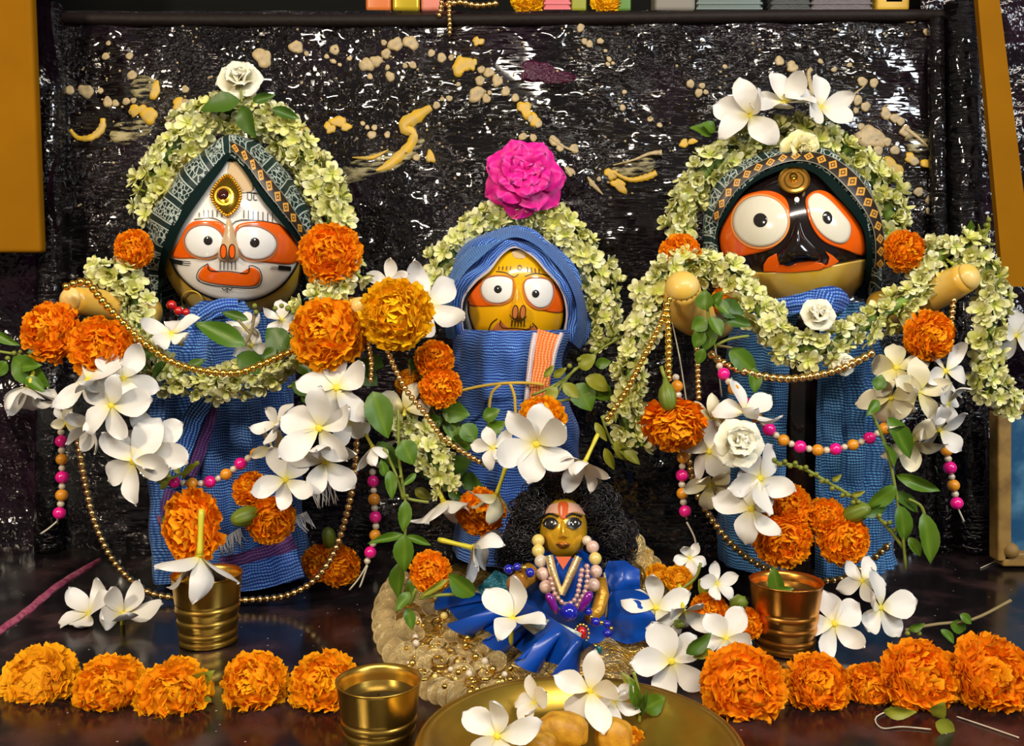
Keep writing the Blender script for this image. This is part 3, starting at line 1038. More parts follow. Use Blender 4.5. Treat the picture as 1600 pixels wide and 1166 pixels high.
LM = {}
for nm, m in (('g', LEAF), ('d', LEAFD), ('y', LEAFY)):
    LM[nm] = []
    for w, fo, dr in ((.5, .12, .12), (.62, .08, .2), (.42, .15, .05)):
        v1, f1, u1 = leaf_vf(w, fo, dr)
        LM[nm].append(mesh('leaf', v1, f1, m, uvs=u1))


def leaf_mtx(a, b, Ya, Yb, w, c0, face=(0, .25, 1), tilt=0):
    A_, B2 = P(a[0], a[1], Ya), P(b[0], b[1], Yb)
    x = (B2 - A_)
    L = x.length
    x.normalize()
    z = nrm(face)
    y = z.cross(x).normalized()
    z = x.cross(y)
    R = Matrix((x, y, z)).transposed() @ Matrix.Rotation(tilt, 3, 'X')
    return TR(A_ - c0, R, (L, w * K(Ya) * 2.6, L))


def sprig(where, leaves, stems=(), Y=.66, col='g', buds=(), name='leaf_sprig', group='green sprigs', stem_r=.0011, stem_m=STEM):
    """leaves: (x0,y0,x1,y1,width px[,dY][,col]) base to tip"""
    c0 = P(leaves[0][0], leaves[0][1], Y) if leaves else P(stems[0][0][0], stems[0][0][1], Y)
    t = thing(name, c0, where, 'leaves', group)
    for lf in leaves:
        x0, y0, x1, y1, w = lf[:5]
        dY = lf[5] if len(lf) > 5 else 0
        cc = lf[6] if len(lf) > 6 else col
        put('leaf', random.choice(LM[cc]), t, leaf_mtx((x0, y0), (x1, y1), Y + dY, Y + dY + rnd(-.008, .004), w, c0, (rnd(-.35, .35), rnd(0, .5), 1), rnd(-.3, .3)))
    for st in stems:
        pts = [(a[0], a[1], Y + .002 + (a[2] if len(a) > 2 else 0)) for a in st]
        v1, f1 = tube_vf(rel(c0, [P(*c) for c in smooth_path(pts, 14)]), stem_r, 6)
        put('stem', mesh('stem', v1, f1, stem_m), t)
    for (x, y, r, dY) in buds:
        o = put('bud', sph(CALYXB), t, TR(P(x, y, Y + dY) - c0, None, r * K(Y)))
    return t


CALYXB = mat('yellow_green_bud', (0.24, 0.26, 0.03), 0.5, noise=(300, (0.12, 0.15, 0.01), .4, .6))


def rose(px, py, Y, d, n, where, src_mat, label, layers, name, cat='flower', cupk=1.0, ruf=.02):
    r = d / 2 * K(Y)
    t = thing(name, P(px, py, Y), label + ' ' + where, cat, None, basis(n, rnd(0, 6)), r)
    for li, (cnt, ln, cup, w, curl) in enumerate(layers):
        pm = [petal_mesh(src_mat, length=ln, width=w, curl=curl, ridge=-.10, asym=0, tip=-.1, wav=.05, base=.02, blunt=.75, nv=9, nu=9, ruf=ruf) for _ in range(3)]
        for k in range(cnt):
            m = Matrix.Translation((0, 0, .04 * li)) @ Matrix.Rotation(2 * PI * k / cnt + li * .7 + rnd(-.15, .15), 4, 'Z') @ Matrix.Rotation(-math.radians(cup * cupk + rnd(-8, 8)), 4, 'Y')
            put('petal', random.choice(pm), t, m)
    put('sepal_base', sph(CALYXB), t, TR((0, 0, -.08), None, .16))
    return t


# ------------------------------------------------------------------ idols
class Head:
    def __init__(s, px, py, Yc, rx, rz, ry):
        s.c = P(px, py, Yc)
        s.r = Vector((rx * K(Yc), ry, rz * K(Yc)))
        s.Yc = Yc

    def hit(s, px, py, off=0.0):
        d = ray(px, py)
        r = Vector((s.r.x + off, s.r.y + off, s.r.z + off))
        o = CAM - s.c
        q = lambda a, b: a.x * b.x / r.x ** 2 + a.y * b.y / r.y ** 2 + a.z * b.z / r.z ** 2
        A_, B2, C_ = q(d, d), q(o, d), q(o, o) - 1
        D = B2 * B2 - A_ * C_
        t = (-B2 - math.sqrt(max(D, 0))) / A_
        return CAM + d * t

    def mesh(s, name, m, seg=48, ring=32):
        v1, f1 = sphere_vf(seg, ring)
        return mesh(name, [(x * s.r.x, y * s.r.y, z * s.r.z) for x, y, z in v1], f1, m)


def resample(pts, n, smooth):
    p = list(pts) + [pts[0]]
    if smooth:
        q = [pts[-1]] + list(pts) + [pts[0], pts[1]]
        fine = smooth_path(q, 400)
        a = np.array(fine)
        d0 = np.linalg.norm(a - np.array(pts[0]), axis=1)
        i0 = int(np.argmin(d0[:200]))
        i1 = 200 + int(np.argmin(d0[200:]))
        a = a[i0:i1 + 1]
    else:
        a = np.array(p, float)
    cum = np.r_[0, np.cumsum(np.linalg.norm(np.diff(a, axis=0), axis=1))]
    s = np.linspace(0, cum[-1], n, endpoint=False)
    return [(float(np.interp(k, cum, a[:, 0])), float(np.interp(k, cum, a[:, 1]))) for k in s]


def ell(cx, cy, rx, ry, ang=0, n=40):
    c, s = math.cos(ang), math.sin(ang)
    return [(cx + rx * math.cos(t) * c - ry * math.sin(t) * s, cy + rx * math.cos(t) * s + ry * math.sin(t) * c) for t in np.linspace(0, 2 * PI, n, endpoint=False)]


def patch(hd, name, pts, m, off, parent, origin, center=None, smooth=True, bulge=0.0, n=56, rings=9, label=None):
    pts = resample(pts, n, smooth)
    cx_ = center or (sum(p[0] for p in pts) / n, sum(p[1] for p in pts) / n)
    V = [hd.hit(cx_[0], cx_[1], off + bulge)]
    for r in range(1, rings + 1):
        s = r / rings
        for p in pts:
            V.append(hd.hit(cx_[0] + (p[0] - cx_[0]) * s, cx_[1] + (p[1] - cx_[1]) * s, off + bulge * (1 - s * s)))
    for p in pts:
        V.append(hd.hit(p[0], p[1], -0.0006))
    Fc = [(0, 1 + (j + 1) % n, 1 + j) for j in range(n)]
    for r in range(rings):
        for j in range(n):
            a_ = 1 + r * n
            Fc.append((a_ + j, a_ + (j + 1) % n, a_ + n + (j + 1) % n, a_ + n + j))
    o = put(name, mesh(name, rel(origin, V), Fc, m), parent)
    if label:
        o['label'] = label
    return o


def lines(hd, name, polys, w, m, off, parent, origin, seg=14):
    """painted strokes: each a thin ribbon over the head surface, joined in one part"""
    for pl_ in polys:
        V, Fc = [], []
        q = smooth_path([tuple(map(float, p)) for p in pl_], seg)
        o = len(V)
        for i, (x, y) in enumerate(q):
            x2, y2 = q[min(i + 1, seg - 1)]
            x1, y1 = q[max(i - 1, 0)]
            l = math.hypot(x2 - x1, y2 - y1) + 1e-6
            a, b = -(y2 - y1) / l * w / 2, (x2 - x1) / l * w / 2
            V.append(hd.hit(x + a, y + b, off))
            V.append(hd.hit(x - a, y - b, off))
        for i in range(seg - 1):
            Fc.append((o + 2 * i, o + 2 * i + 1, o + 2 * i + 3, o + 2 * i + 2))
        put(name, mesh(name, rel(origin, V), Fc, m), parent)


def closed_line(pts):
    return list(pts) + [pts[0]]


def veil(parent, origin, inner, outer, hd, Yo, Yback, m, folds=7, amp=.002, lift=.004, name='veil', nt_=70, ns=12):
    I = smooth_path(inner, nt_)
    O = smooth_path(outer, nt_)
    V, U = [], []
    rows = []
    cum = 0
    prev = None
    for i in range(nt_):
        pi_ = hd.hit(I[i][0], I[i][1], lift)
        po = P(O[i][0], O[i][1], Yo)
        if prev is not None:
            cum += (po - prev).length
        prev = po
        row = []
        for k in range(ns):
            a = k / (ns - 1) * PI / 2
            s, c = math.sin(a), 1 - math.cos(a)
            q = Vector((pi_.x + (po.x - pi_.x) * s, pi_.y + (po.y - pi_.y) * c, pi_.z + (po.z - pi_.z) * s))
            cen = Vector((origin[0], q.y, hd.c.z))
            nd = (q - cen).normalized()
            q += nd * amp * math.sin(folds * i / nt_ * 2 * PI + k * .5) * math.sin(PI * k / (ns - 1)) + Vector((0, -1, 0)) * amp * math.sin(k * 1.1 + i * .35) * (k > 0)
            row.append(q)
        for k in range(1, 7):
            b = po.copy()
            b.y += (Yback - Yo) * k / 6
            sh = math.sqrt(max(0, 1 - (k / 6.3) ** 2))
            b.x = hd.c.x + (b.x - hd.c.x) * sh
            b.z = hd.c.z + (b.z - hd.c.z) * sh
            row.append(b)
        rows.append(row)
        L = 0
        for k, q in enumerate(row):
            if k:
                L += (q - row[k - 1]).length
            V.append(q)
            U.append((cum, L))
    nc = len(rows[0])
    put(name, mesh(name, rel(origin, V), grid_faces(nt_, nc), m, uvs=U), parent)
    return I, O


def edge_band(parent, origin, I, O, hd, s0, s1, m, lift, i0=0, i1=None, name='border', Yo=None):
    """ribbon following the veil opening between fractions s0..s1 of the way outward"""
    i1 = i1 or len(I)
    V, U = [], []
    cum, prev = 0, None
    n = 0
    for i in range(i0, i1):
        pi_ = hd.hit(I[i][0], I[i][1], .004)
        po = P(O[i][0], O[i][1], Yo)
        for k, s in enumerate(np.linspace(s0, s1, 5)):
            s_ = min(1, max(-.2, s))
            c = 1 - math.sqrt(max(0, 1 - s_ * s_))
            q = Vector((pi_.x + (po.x - pi_.x) * s_, pi_.y + (po.y - pi_.y) * c - lift, pi_.z + (po.z - pi_.z) * s_))
            nd = (q - Vector((hd.c.x, q.y, hd.c.z))).normalized()
            q += nd * lift * .6
            V.append(q)
        if prev is not None:
            cum += (q - prev).length
        prev = q.copy()
        U += [(cum, k / 4) for k in range(5)]
        n += 1
    return put(name, mesh(name, rel(origin, V), grid_faces(n, 5), m, uvs=U), parent)


def gown(parent, origin, rows, Yc, ry, m, pleats=17, amp=.05, th0=0, th1=2 * PI, name='gown', nth=96, nrow=40, twist=.8, floor=True):
    """draped cloth column: rows (py, x left, x right)"""
    q = smooth_path([(r[0], 0, r[1], r[2]) for r in rows], nrow)
    V, U = [], []
    closed = th1 - th0 > 2 * PI - .01
    for i, (py, _, xl_, xr_) in enumerate(q):
        z = P((xl_ + xr_) / 2, py, Yc - ry).z
        if floor:
            z = max(z, 0.0004)
        xa, xb = P(xl_, py, Yc).x, P(xr_, py, Yc).x
        xc_, hw = (xa + xb) / 2, (xb - xa) / 2
        for j in range(nth):
            th = th0 + (th1 - th0) * j / (nth if closed else nth - 1)
            rp = 1 + amp * (1.1 - 2.2 * abs(math.sin(.5 * (pleats * th + 2 * twist * math.sin(i * .09 + 2 * th) + .8 * math.sin(3.3 * th)))) + .5 * math.sin(pleats * 1.9 * th + i * .12)) + .018 * math.sin(i * .8 + 3 * th)
            V.append((xc_ + hw * rp * math.cos(th), Yc - ry * rp * math.sin(th), z))
            U.append((th * (hw + ry) / 2 * 1.25, z * 1.1))
    return put(name, mesh(name, rel(origin, V), grid_faces(nrow, nth, closed, flip=True), m, uvs=U), parent)


def cloth_strip(parent, origin, cen, widths, m, name, ripple=.0, nv=7, nu=36, sag=.0015):
    """strip of cloth along a path of (px,py,Y)"""
    q = smooth_path([(*c, w) for c, w in zip(cen, widths)], nu)
    V, U = [], []
    cum = 0
    for i, (x, y, Y, w) in enumerate(q):
        x2, y2 = q[min(i + 1, nu - 1)][:2]
        x1, y1 = q[max(i - 1, 0)][:2]
        l = math.hypot(x2 - x1, y2 - y1) + 1e-6
        a, b = -(y2 - y1) / l, (x2 - x1) / l
        if i:
            cum += l * .5 * K(Y)
        for j in range(nv):
            t = -1 + 2 * j / (nv - 1)
            V.append(P(x + a * w / 2 * t, y + b * w / 2 * t, Y + sag * t * t * 2 - ripple * math.sin(t * 6 + i * .1)))
            U.append((cum, t * w / 2 * K(Y)))
    return put(name, mesh(name, rel(origin, V), grid_faces(nu, nv), m, uvs=U), parent)


def peg(parent, origin, pts, radii, name='arm', tipm=WOODT):
    """painted wooden arm stump: body and paler rounded tip"""
    q = smooth_path([(*p, r) for p, r in zip(pts, radii)], 14)
    pp = [P(a, b, c) for a, b, c, _ in q]
    rr = [w * K(c) for _, _, c, w in q]
    v1, f1 = tube_vf(rel(origin, pp), rr, 20)
    arm = put(name, mesh(name, v1, f1, WOODY), parent)
    d = (pp[-1] - pp[-2]).normalized()
    L = rr[-1]
    tp = [pp[-1] - d * L * .05 + d * L * .8 * math.sin(t) for t in np.linspace(0, PI / 2, 7)]
    tr = [max(L * 1.003 * math.cos(t), 1e-4) for t in np.linspace(0, PI / 2, 7)]
    v1, f1 = tube_vf(rel(origin, tp), tr, 20)
    put('arm_tip', mesh('arm_tip', v1, f1, tipm), arm)
    return arm


# ---- left idol: white face
Y1 = .768
O1 = PF(365, 905)
O1.y = Y1
idol1 = thing('idol', O1, 'wooden idol with a white face and orange eye bands in green veil', 'idol', 'row of three idols')
h1 = Head(367, 372, Y1, 112, 134, .062)
put('head', h1.mesh('head', POCH), idol1, TR(h1.c - O1))
wf = [(267, 406), (276, 426), (300, 450), (335, 467), (372, 471), (408, 466), (440, 447), (461, 420), (468, 398), (470, 372), (452, 330), (425, 296), (400, 262), (382, 244), (362, 244), (345, 264), (320, 294), (295, 322), (276, 362)]
face = patch(h1, 'face', wf, PW, .0008, idol1, O1, (368, 372), rings=14, n=90)
patch(h1, 'forehead_patch', [(364, 244), (380, 254), (392, 276), (395, 298), (375, 302), (356, 298), (356, 262)], PTAN, .0012, idol1, O1)
lines(h1, 'face_outline', [[(266, 404), (276, 426), (300, 450), (335, 467), (372, 471), (408, 466), (440, 447), (461, 420), (470, 397)]], 3.2, PLINE, .0014, idol1, O1, 50)
patch(h1, 'eye_band', [(269, 401), (281, 374), (297, 349), (322, 345), (349, 351), (346, 385), (333, 404), (300, 404)], PO, .0013, idol1, O1, (312, 376))
patch(h1, 'eye_band', [(369, 354), (400, 346), (440, 352), (465, 385), (462, 411), (425, 411), (385, 404), (371, 382)], PO, .0013, idol1, O1, (415, 380))
e = patch(h1, 'eye', ell(319, 378, 30, 25, .1), PEYE, .0018, idol1, O1, bulge=.0016)
patch(h1, 'pupil', ell(325, 376, 7, 7), PGREY, .0036, e, O1, bulge=.0006, n=24, rings=4)
e = patch(h1, 'eye', [(370, 362), (380, 355), (405, 356), (426, 368), (432, 384), (422, 400), (402, 406), (380, 400), (370, 380)], PEYE, .0018, idol1, O1, bulge=.0016)
patch(h1, 'pupil', ell(398, 379, 7.5, 7.5), PGREY, .0036, e, O1, bulge=.0006, n=24, rings=4)
lines(h1, 'eye_rim', [closed_line(ell(319, 378, 32, 27, .1, 24)), closed_line([(368, 362), (380, 353), (405, 354), (428, 367), (434, 384), (424, 402), (402, 408), (379, 402), (368, 380)])], 2.4, PPINK, .0022, idol1, O1, 50)
nose = patch(h1, 'nose', [(357, 340), (366, 360), (372, 385), (374, 402), (366, 409), (345, 408), (340, 400), (344, 384), (350, 362)], PTAN, .0016, idol1, O1, (357, 390), bulge=.005)
for cx_ in (349, 362.5):
    patch(h1, 'nostril', ell(cx_, 393, 5, 11.5), PO, .0066, nose, O1, n=24, rings=5)
lines(h1, 'nostril_outline', [closed_line(ell(349, 393, 5, 11.5, 0, 14)), closed_line(ell(362.5, 393, 5, 11.5, 0, 14))], 1.2, PLINE, .0070, nose, O1, 24)
patch(h1, 'mouth', [(324, 414), (330, 424), (357, 425), (386, 428), (391, 418), (404, 424), (407, 438), (396, 447), (360, 446), (328, 442), (311, 436), (312, 425)], PO, .0018, idol1, O1, (359, 436), smooth=True)
lines(h1, 'mouth_outline', [closed_line([(325, 412), (328, 423), (357, 424), (387, 427), (390, 415), (405, 421), (409, 438), (398, 450), (360, 449), (326, 445), (308, 437), (311, 422)])], 1.5, PLINE, .0022, idol1, O1, 60)
lines(h1, 'painted_stroke', [[(344 + 6 * k, 406), (344 + 6 * k, 422)] for k in range(5)] + [[(303, 343), (328, 340), (343, 345), (353, 352)], [(361, 352), (374, 344), (408, 345), (438, 351)]]
      + [[(311 + 7 * k, 328 + (k < 1) * 4), (311 + 7 * k, 339)] for k in range(6)] + [[(381 + 7.5 * k, 328 + k * .8), (381 + 7.5 * k, 341 + k)] for k in range(7)]
      + [[(385, 300), (402, 302)], [(387, 302), (387, 311), (393, 312), (393, 302)], [(397, 302), (397, 312), (402, 312)], [(347, 450), (350, 454), (355, 451), (360, 454), (363, 450)], [(355, 450), (355, 458)]], 1.3, PLINE, .0016, idol1, O1, 10)
lines(h1, 'cheek_mark', [[(268, 408), (285, 411)], [(435, 418), (455, 420)]], 7, PLINE, .0015, idol1, O1, 6)
lines(h1, 'cheek_hair', [[(285, 408), (297, 409)], [(285, 411), (298, 412)], [(285, 414), (296, 415)], [(424, 417), (436, 418)], [(422, 420), (436, 421)]], 1, PLINE, .0015, idol1, O1, 6)
jw = patch(h1, 'forehead_jewel', [(355, 273), (368, 285), (376, 301), (372, 322), (356, 337), (341, 326), (330, 306), (338, 287)], GOLDP, .003, idol1, O1, (352, 305), bulge=.004, smooth=True)
patch(h1, 'garnet', ell(349, 304, 9.5, 9), GARNET, .0062, jw, O1, bulge=.003, n=28, rings=6)
lines(h1, 'jewel_ring', [closed_line(ell(350, 306, 13.5, 13.5, 0, 16))], 3, GOLDP, .0069, jw, O1, 40)
for p in resample([(355, 273), (368, 285), (376, 301), (372, 322), (356, 337), (341, 326), (330, 306), (338, 287)], 40, True):
    put('rim_bead', sph(GOLDP), jw, TR(h1.hit(p[0], p[1], .0032) - O1, None, .0011))
I_, O_ = veil(idol1, O1, [(252, 492), (253, 445), (262, 400), (284, 352), (315, 305), (345, 265), (361, 247), (384, 270), (408, 308), (436, 342), (462, 372), (474, 392), (474, 440), (470, 470)],
              [(243, 495), (238, 445), (241, 392), (250, 340), (275, 290), (310, 250), (345, 222), (372, 213), (402, 222), (432, 250), (462, 287), (484, 332), (490, 385), (486, 465)], h1, Y1 - .008, Y1 + .055, VEIL)
edge_band(idol1, O1, I_, O_, h1, -.05, .16, VTRIM, .0014, name='veil_trim', Yo=Y1 - .008)
gb = edge_band(idol1, O1, I_, O_, h1, .18, .55, VGOLD, .0030, i0=36, i1=60, name='veil_border', Yo=Y1 - .008)
gb['label'] = 'dark border woven with gold diamonds'
gown(idol1, O1, [(470, 330, 410), (490, 300, 425), (520, 285, 432), (560, 262, 440), (620, 255, 446), (700, 255, 452), (800, 250, 462), (880, 250, 472), (925, 254, 476)], Y1, .055, BLUE1, pleats=14, amp=.095)
for cen, wd, m, nm in (([(372, 478, .705), (345, 480, .702), (318, 492, .704), (300, 510, .71)], [22, 26, 22, 8], BLUE2, 'neck_scarf'),
                       ([(340, 615, .707), (328, 660, .704), (310, 710, .704), (298, 745, .706)], [8, 16, 20, 16], PURZ, 'purple_stripe'),
                       ([(352, 595, .706), (310, 640, .700), (285, 700, .700), (270, 750, .704)], [26, 30, 32, 34], BLUE1, 'sash_fold'),
                       ([(345, 885, .707), (400, 872, .702), (460, 845, .705)], [26, 30, 30], PURZ, 'purple_hem'),
                       ([(345, 908, .705), (400, 900, .700), (470, 880, .703)], [34, 44, 46], BLUE2, 'sash_end'),
                       ([(268, 765, .70), (262, 790, .70), (258, 815, .703)], [18, 22, 10], PURZ, 'purple_corner')):
    cloth_strip(idol1, O1, cen, wd, m, nm, ripple=.0012)


def fringe(parent, origin, a, b, n, L, Y, nm='fringe', m=THREADW, dirx=0.2):
    ps = []
    for i in range(n):
        t = i / (n - 1)
        x, y = a[0] + (b[0] - a[0]) * t, a[1] + (b[1] - a[1]) * t
        q = [P(x, y, Y), P(x + L * dirx * .5 + rnd(-2, 2), y + L * .5, Y - .002), P(x + L * dirx + rnd(-6, 6), y + L * rnd(.8, 1.1), Y - .001 + rnd(-.003, .003))]
        ps.append(tube_vf(rel(origin, q), .00045, 4))
    v1, f1 = merge(ps)
    o = put(nm, mesh(nm, v1, f1, m), parent)
    o['kind'] = 'stuff'
    return o


fringe(idol1, O1, (488, 760), (522, 750), 16, 34, .69)
fringe(idol1, O1, (342, 845), (375, 825), 18, 26, .695)
fringe(idol1, O1, (458, 808), (478, 800), 12, 24, .695, dirx=.6)
fringe(idol1, O1, (246, 805), (262, 815), 8, 16, .70, m=mat('red_white_thread', (.5, .12, .14), .8))
peg(idol1, O1, [(235, 492, .735), (190, 482, .71), (150, 474, .69), (112, 469, .672)], [26, 24, 23, 21])
peg(idol1, O1, [(500, 500, .735), (530, 492, .70), (552, 484, .67), (563, 479, .650)], [24, 21, 18, 15], tipm=WOODT)
for x, y, r in ((268, 477, 8), (279, 486, 7), (291, 488, 6)):
    put('red_bead', sph(REDB), idol1, TR(P(x, y, .715) - O1, None, r * K(.71)))
v1, f1 = tube_vf(rel(O1, [h1.hit(*p, .0015) for p in closed_line(ell(300, 470, 16, 15, .3, 24))]), .0006, 6)
put('wire_ring', mesh('wire_ring', v1, f1, THREADY), idol1)

# ---- middle idol: amber face in a blue hood
Y2 = .778
O2 = PF(805, 890)
O2.y = Y2
idol2 = thing('idol', O2, 'idol with an amber yellow face wrapped in a blue gauze hood', 'idol', 'row of three idols')
h2 = Head(805, 466, Y2, 92, 108, .055)
put('head', h2.mesh('head', PW), idol2, TR(h2.c - O2))
patch(h2, 'face', [(733, 482), (733, 460), (748, 436), (770, 412), (790, 394), (808, 388), (830, 398), (855, 425), (874, 448), (883, 472), (882, 500), (872, 522), (840, 532), (800, 534), (760, 530), (738, 514)], PYEL, .0008, idol2, O2, (806, 465), rings=14, n=80)
lines(h2, 'face_outline', [[(732, 466), (732, 490), (740, 516)], [(882, 476), (881, 500), (874, 522)]], 3, PLINE, .0012, idol2, O2)
patch(h2, 'forehead_patch', [(800, 392), (810, 389), (822, 398), (818, 404), (804, 402)], PTAN, .0011, idol2, O2)
patch(h2, 'eye_band', [(733, 477), (734, 462), (750, 438), (788, 440), (792, 468), (772, 478)], PO, .0012, idol2, O2, (762, 460))
patch(h2, 'eye_band', [(824, 440), (856, 438), (872, 448), (881, 470), (879, 488), (850, 486), (826, 476)], PO, .0012, idol2, O2, (856, 464))
e = patch(h2, 'eye', [(752, 448), (760, 436), (780, 432), (798, 436), (801, 448), (797, 466), (782, 474), (764, 472), (754, 462)], PEYE, .0016, idol2, O2, bulge=.0014)
patch(h2, 'pupil', ell(778, 452, 6.2, 6.2), PGREY, .0031, e, O2, bulge=.0005, n=24, rings=4)
e = patch(h2, 'eye', [(820, 442), (828, 436), (850, 436), (862, 444), (864, 462), (856, 478), (840, 481), (826, 470), (820, 455)], PEYE, .0016, idol2, O2, bulge=.0014)
patch(h2, 'pupil', ell(837, 459, 5.8, 6), PGREY, .0031, e, O2, bulge=.0005, n=24, rings=4)
lines(h2, 'eye_rim', [closed_line([(750, 448), (759, 434), (780, 430), (800, 434), (803, 448), (799, 468), (782, 476), (763, 474), (752, 463)]), closed_line([(818, 442), (827, 434), (850, 434), (864, 443), (866, 462), (858, 480), (840, 483), (824, 472), (818, 455)])], 2, POD, .0019, idol2, O2, 50)
nose = patch(h2, 'nose', [(808, 440), (814, 462), (822, 485), (822, 498), (812, 503), (800, 501), (796, 490), (802, 465)], PYEL, .0012, idol2, O2, (808, 485), bulge=.005)
for cx_ in (805, 817):
    patch(h2, 'nostril', ell(cx_, 488, 4.4, 11, .08), POD, .0062, nose, O2, n=24, rings=5)
lines(h2, 'nostril_outline', [closed_line(ell(805, 488, 4.6, 11, .08, 14)), closed_line(ell(817, 488, 4.6, 11, .08, 14)), [(796, 492), (803, 499), (815, 501), (823, 494)]], 1.2, PLINE, .0066, nose, O2, 24)
lines(h2, 'painted_stroke', [[(800 + 5 * k, 500), (799 + 5 * k, 511)] for k in range(5)] + [[(782, 500), (783, 512), (805, 513), (828, 515), (829, 508)], [(763, 516), (768, 505), (777, 498)], [(832, 505), (838, 511), (841, 518)],
      [(775, 424), (790, 426), (803, 433), (810, 428)], [(820, 432), (835, 427), (850, 429), (858, 432)], closed_line(ell(812, 418, 3.2, 3.8, 0, 8))] + [[(780 + 6 * k, 416), (779 + 6 * k, 422)] for k in range(4)] + [[(824 + 6 * k, 417 + k), (825 + 6 * k, 425 + k)] for k in range(4)], 1.3, PLINE, .0014, idol2, O2, 10)
patch(h2, 'mouth', [(782, 502), (786, 511), (806, 514), (828, 515), (834, 508), (841, 520), (830, 530), (780, 530), (768, 520), (776, 506)], POD, .0011, idol2, O2, (806, 522))
I_, O_ = veil(idol2, O2, [(727, 524), (723, 495), (726, 466), (745, 440), (765, 424), (786, 398), (806, 388), (832, 402), (852, 424), (870, 444), (881, 468), (884, 495), (879, 524)],
              [(698, 528), (692, 480), (695, 440), (713, 400), (743, 372), (780, 357), (812, 356), (850, 371), (885, 403), (905, 438), (919, 480), (920, 515), (908, 548)], h2, Y2 - .005, Y2 + .05, BLUE2, folds=5, amp=.0035, name='hood')
edge_band(idol2, O2, I_, O_, h2, .35, .75, BLUE1, .003, name='hood_fold', Yo=Y2 - .005)
edge_band(idol2, O2, I_, O_, h2, -.03, .04, WHTZ, .0012, name='hood_selvage', Yo=Y2 - .005)
gown(idol2, O2, [(517, 722, 890), (522, 712, 895), (540, 706, 893), (580, 708, 882), (640, 712, 890), (700, 715, 905), (800, 712, 905), (890, 708, 908)], Y2, .066, BLUE2, pleats=7, amp=.030, name='gown')
cloth_strip(idol2, O2, [(858, 519, .709), (850, 550, .705), (843, 600, .704), (838, 650, .706)], [38, 32, 32, 34], ORGZ, 'orange_stripe')
cloth_strip(idol2, O2, [(837, 520, .7085), (831, 550, .704), (825, 600, .703), (820, 650, .705)], [9, 9, 8, 7], WHTZ, 'white_edge')
cloth_strip(idol2, O2, [(878, 520, .709), (868, 548, .7045), (862, 580, .704)], [7, 7, 6], WHTZ, 'white_edge')
ty = .7045
for pts in ([(715, 612), (750, 604), (790, 599), (830, 599), (850, 602)], [(782, 601), (768, 615), (764, 645), (765, 680)], [(797, 600), (804, 620), (806, 650), (812, 680)]):
    v1, f1 = tube_vf(rel(O2, [P(a_, b_, ty - .004) for a_, b_ in smooth_path(pts, 16)]), .0013, 6)
    put('waist_string', mesh('waist_string', v1, f1, THREADY), idol2)

# ---- right idol: black face
Y3 = .768
O3 = PF(1240, 890)
O3.y = Y3
idol3 = thing('idol', O3, 'idol with a black face and large round white eyes in green veil', 'idol', 'row of three idols')
h3 = Head(1238, 378, Y3, 122, 116, .064)
put('head', h3.mesh('head', PBLK), idol3, TR(h3.c - O3))
v1, f1 = lathe_vf([(.045, 0), (.045, .05), (.04, .12), (.042, .2), (.03, .23)], 28)
put('body', mesh('body', v1, f1, PBLK), idol3, TR((P(1240, 700, Y3).x - O3.x, 0, 0)))
patch(h3, 'eye_band', [(1123, 372), (1132, 345), (1147, 320), (1167, 304), (1200, 298), (1225, 308), (1234, 331), (1229, 362), (1210, 386), (1176, 397), (1135, 402)], PO, .001, idol3, O3, (1182, 350), rings=12)
patch(h3, 'eye_band', [(1260, 308), (1280, 297), (1305, 308), (1335, 340), (1351, 369), (1351, 399), (1322, 391), (1290, 379), (1272, 360), (1261, 332)], PO, .001, idol3, O3, (1300, 350), rings=12)
e = patch(h3, 'eye', ell(1188, 346, 43, 40), PEYEC, .0016, idol3, O3, bulge=.0016)
patch(h3, 'pupil', ell(1188, 344, 11, 11), PGREY, .0034, e, O3, bulge=.0006, n=28, rings=5)
e = patch(h3, 'eye', [(1262, 318), (1268, 305), (1279, 302), (1296, 312), (1315, 332), (1329, 352), (1326, 374), (1312, 381), (1290, 371), (1272, 350)], PEYEC, .0016, idol3, O3, bulge=.0014)
patch(h3, 'pupil', ell(1293, 340, 7.5, 10, -.3), PGREY, .0032, e, O3, bulge=.0005, n=28, rings=5)
lines(h3, 'eye_rim', [closed_line(ell(1188, 346, 45, 42, 0, 24))], 3, mat('pale_orange_line', (.78, .30, .08), .2), .0018, idol3, O3, 60)
patch(h3, 'chin', [(1160, 425), (1195, 426), (1242, 425), (1300, 415), (1352, 405), (1350, 440), (1328, 468), (1280, 486), (1240, 490), (1195, 482), (1168, 455)], PYC, .0012, idol3, O3, (1255, 450), smooth=False, n=80)
patch(h3, 'mouth', [(1213, 396), (1200, 403), (1193, 414), (1193, 425), (1222, 425), (1218, 414)], PO, .0016, idol3, O3, (1206, 417), smooth=False)
patch(h3, 'mouth', [(1214, 413), (1230, 419), (1246, 411), (1265, 409), (1284, 411), (1292, 416), (1283, 422), (1241, 426), (1210, 426)], PO, .0017, idol3, O3, (1248, 418), smooth=False)
patch(h3, 'mouth', [(1290, 393), (1302, 400), (1311, 409), (1300, 416), (1284, 421), (1294, 412), (1296, 402)], PO, .0016, idol3, O3, (1300, 408), smooth=False)
patch(h3, 'nose', [(1246, 340), (1258, 370), (1280, 395), (1282, 408), (1262, 410), (1246, 412), (1230, 417), (1216, 410), (1216, 398), (1232, 372)], PBLK, .0013, idol3, O3, (1248, 392), bulge=.007)
patch(h3, 'forehead_dot', ell(1245, 312, 4, 4.5), PEYE, .0012, idol3, O3, n=16, rings=3)
jw = patch(h3, 'forehead_medal', ell(1241, 281, 25, 21), mat('amber_medal', (.55, .26, .04), .25, .6), .004, idol3, O3, bulge=.002)
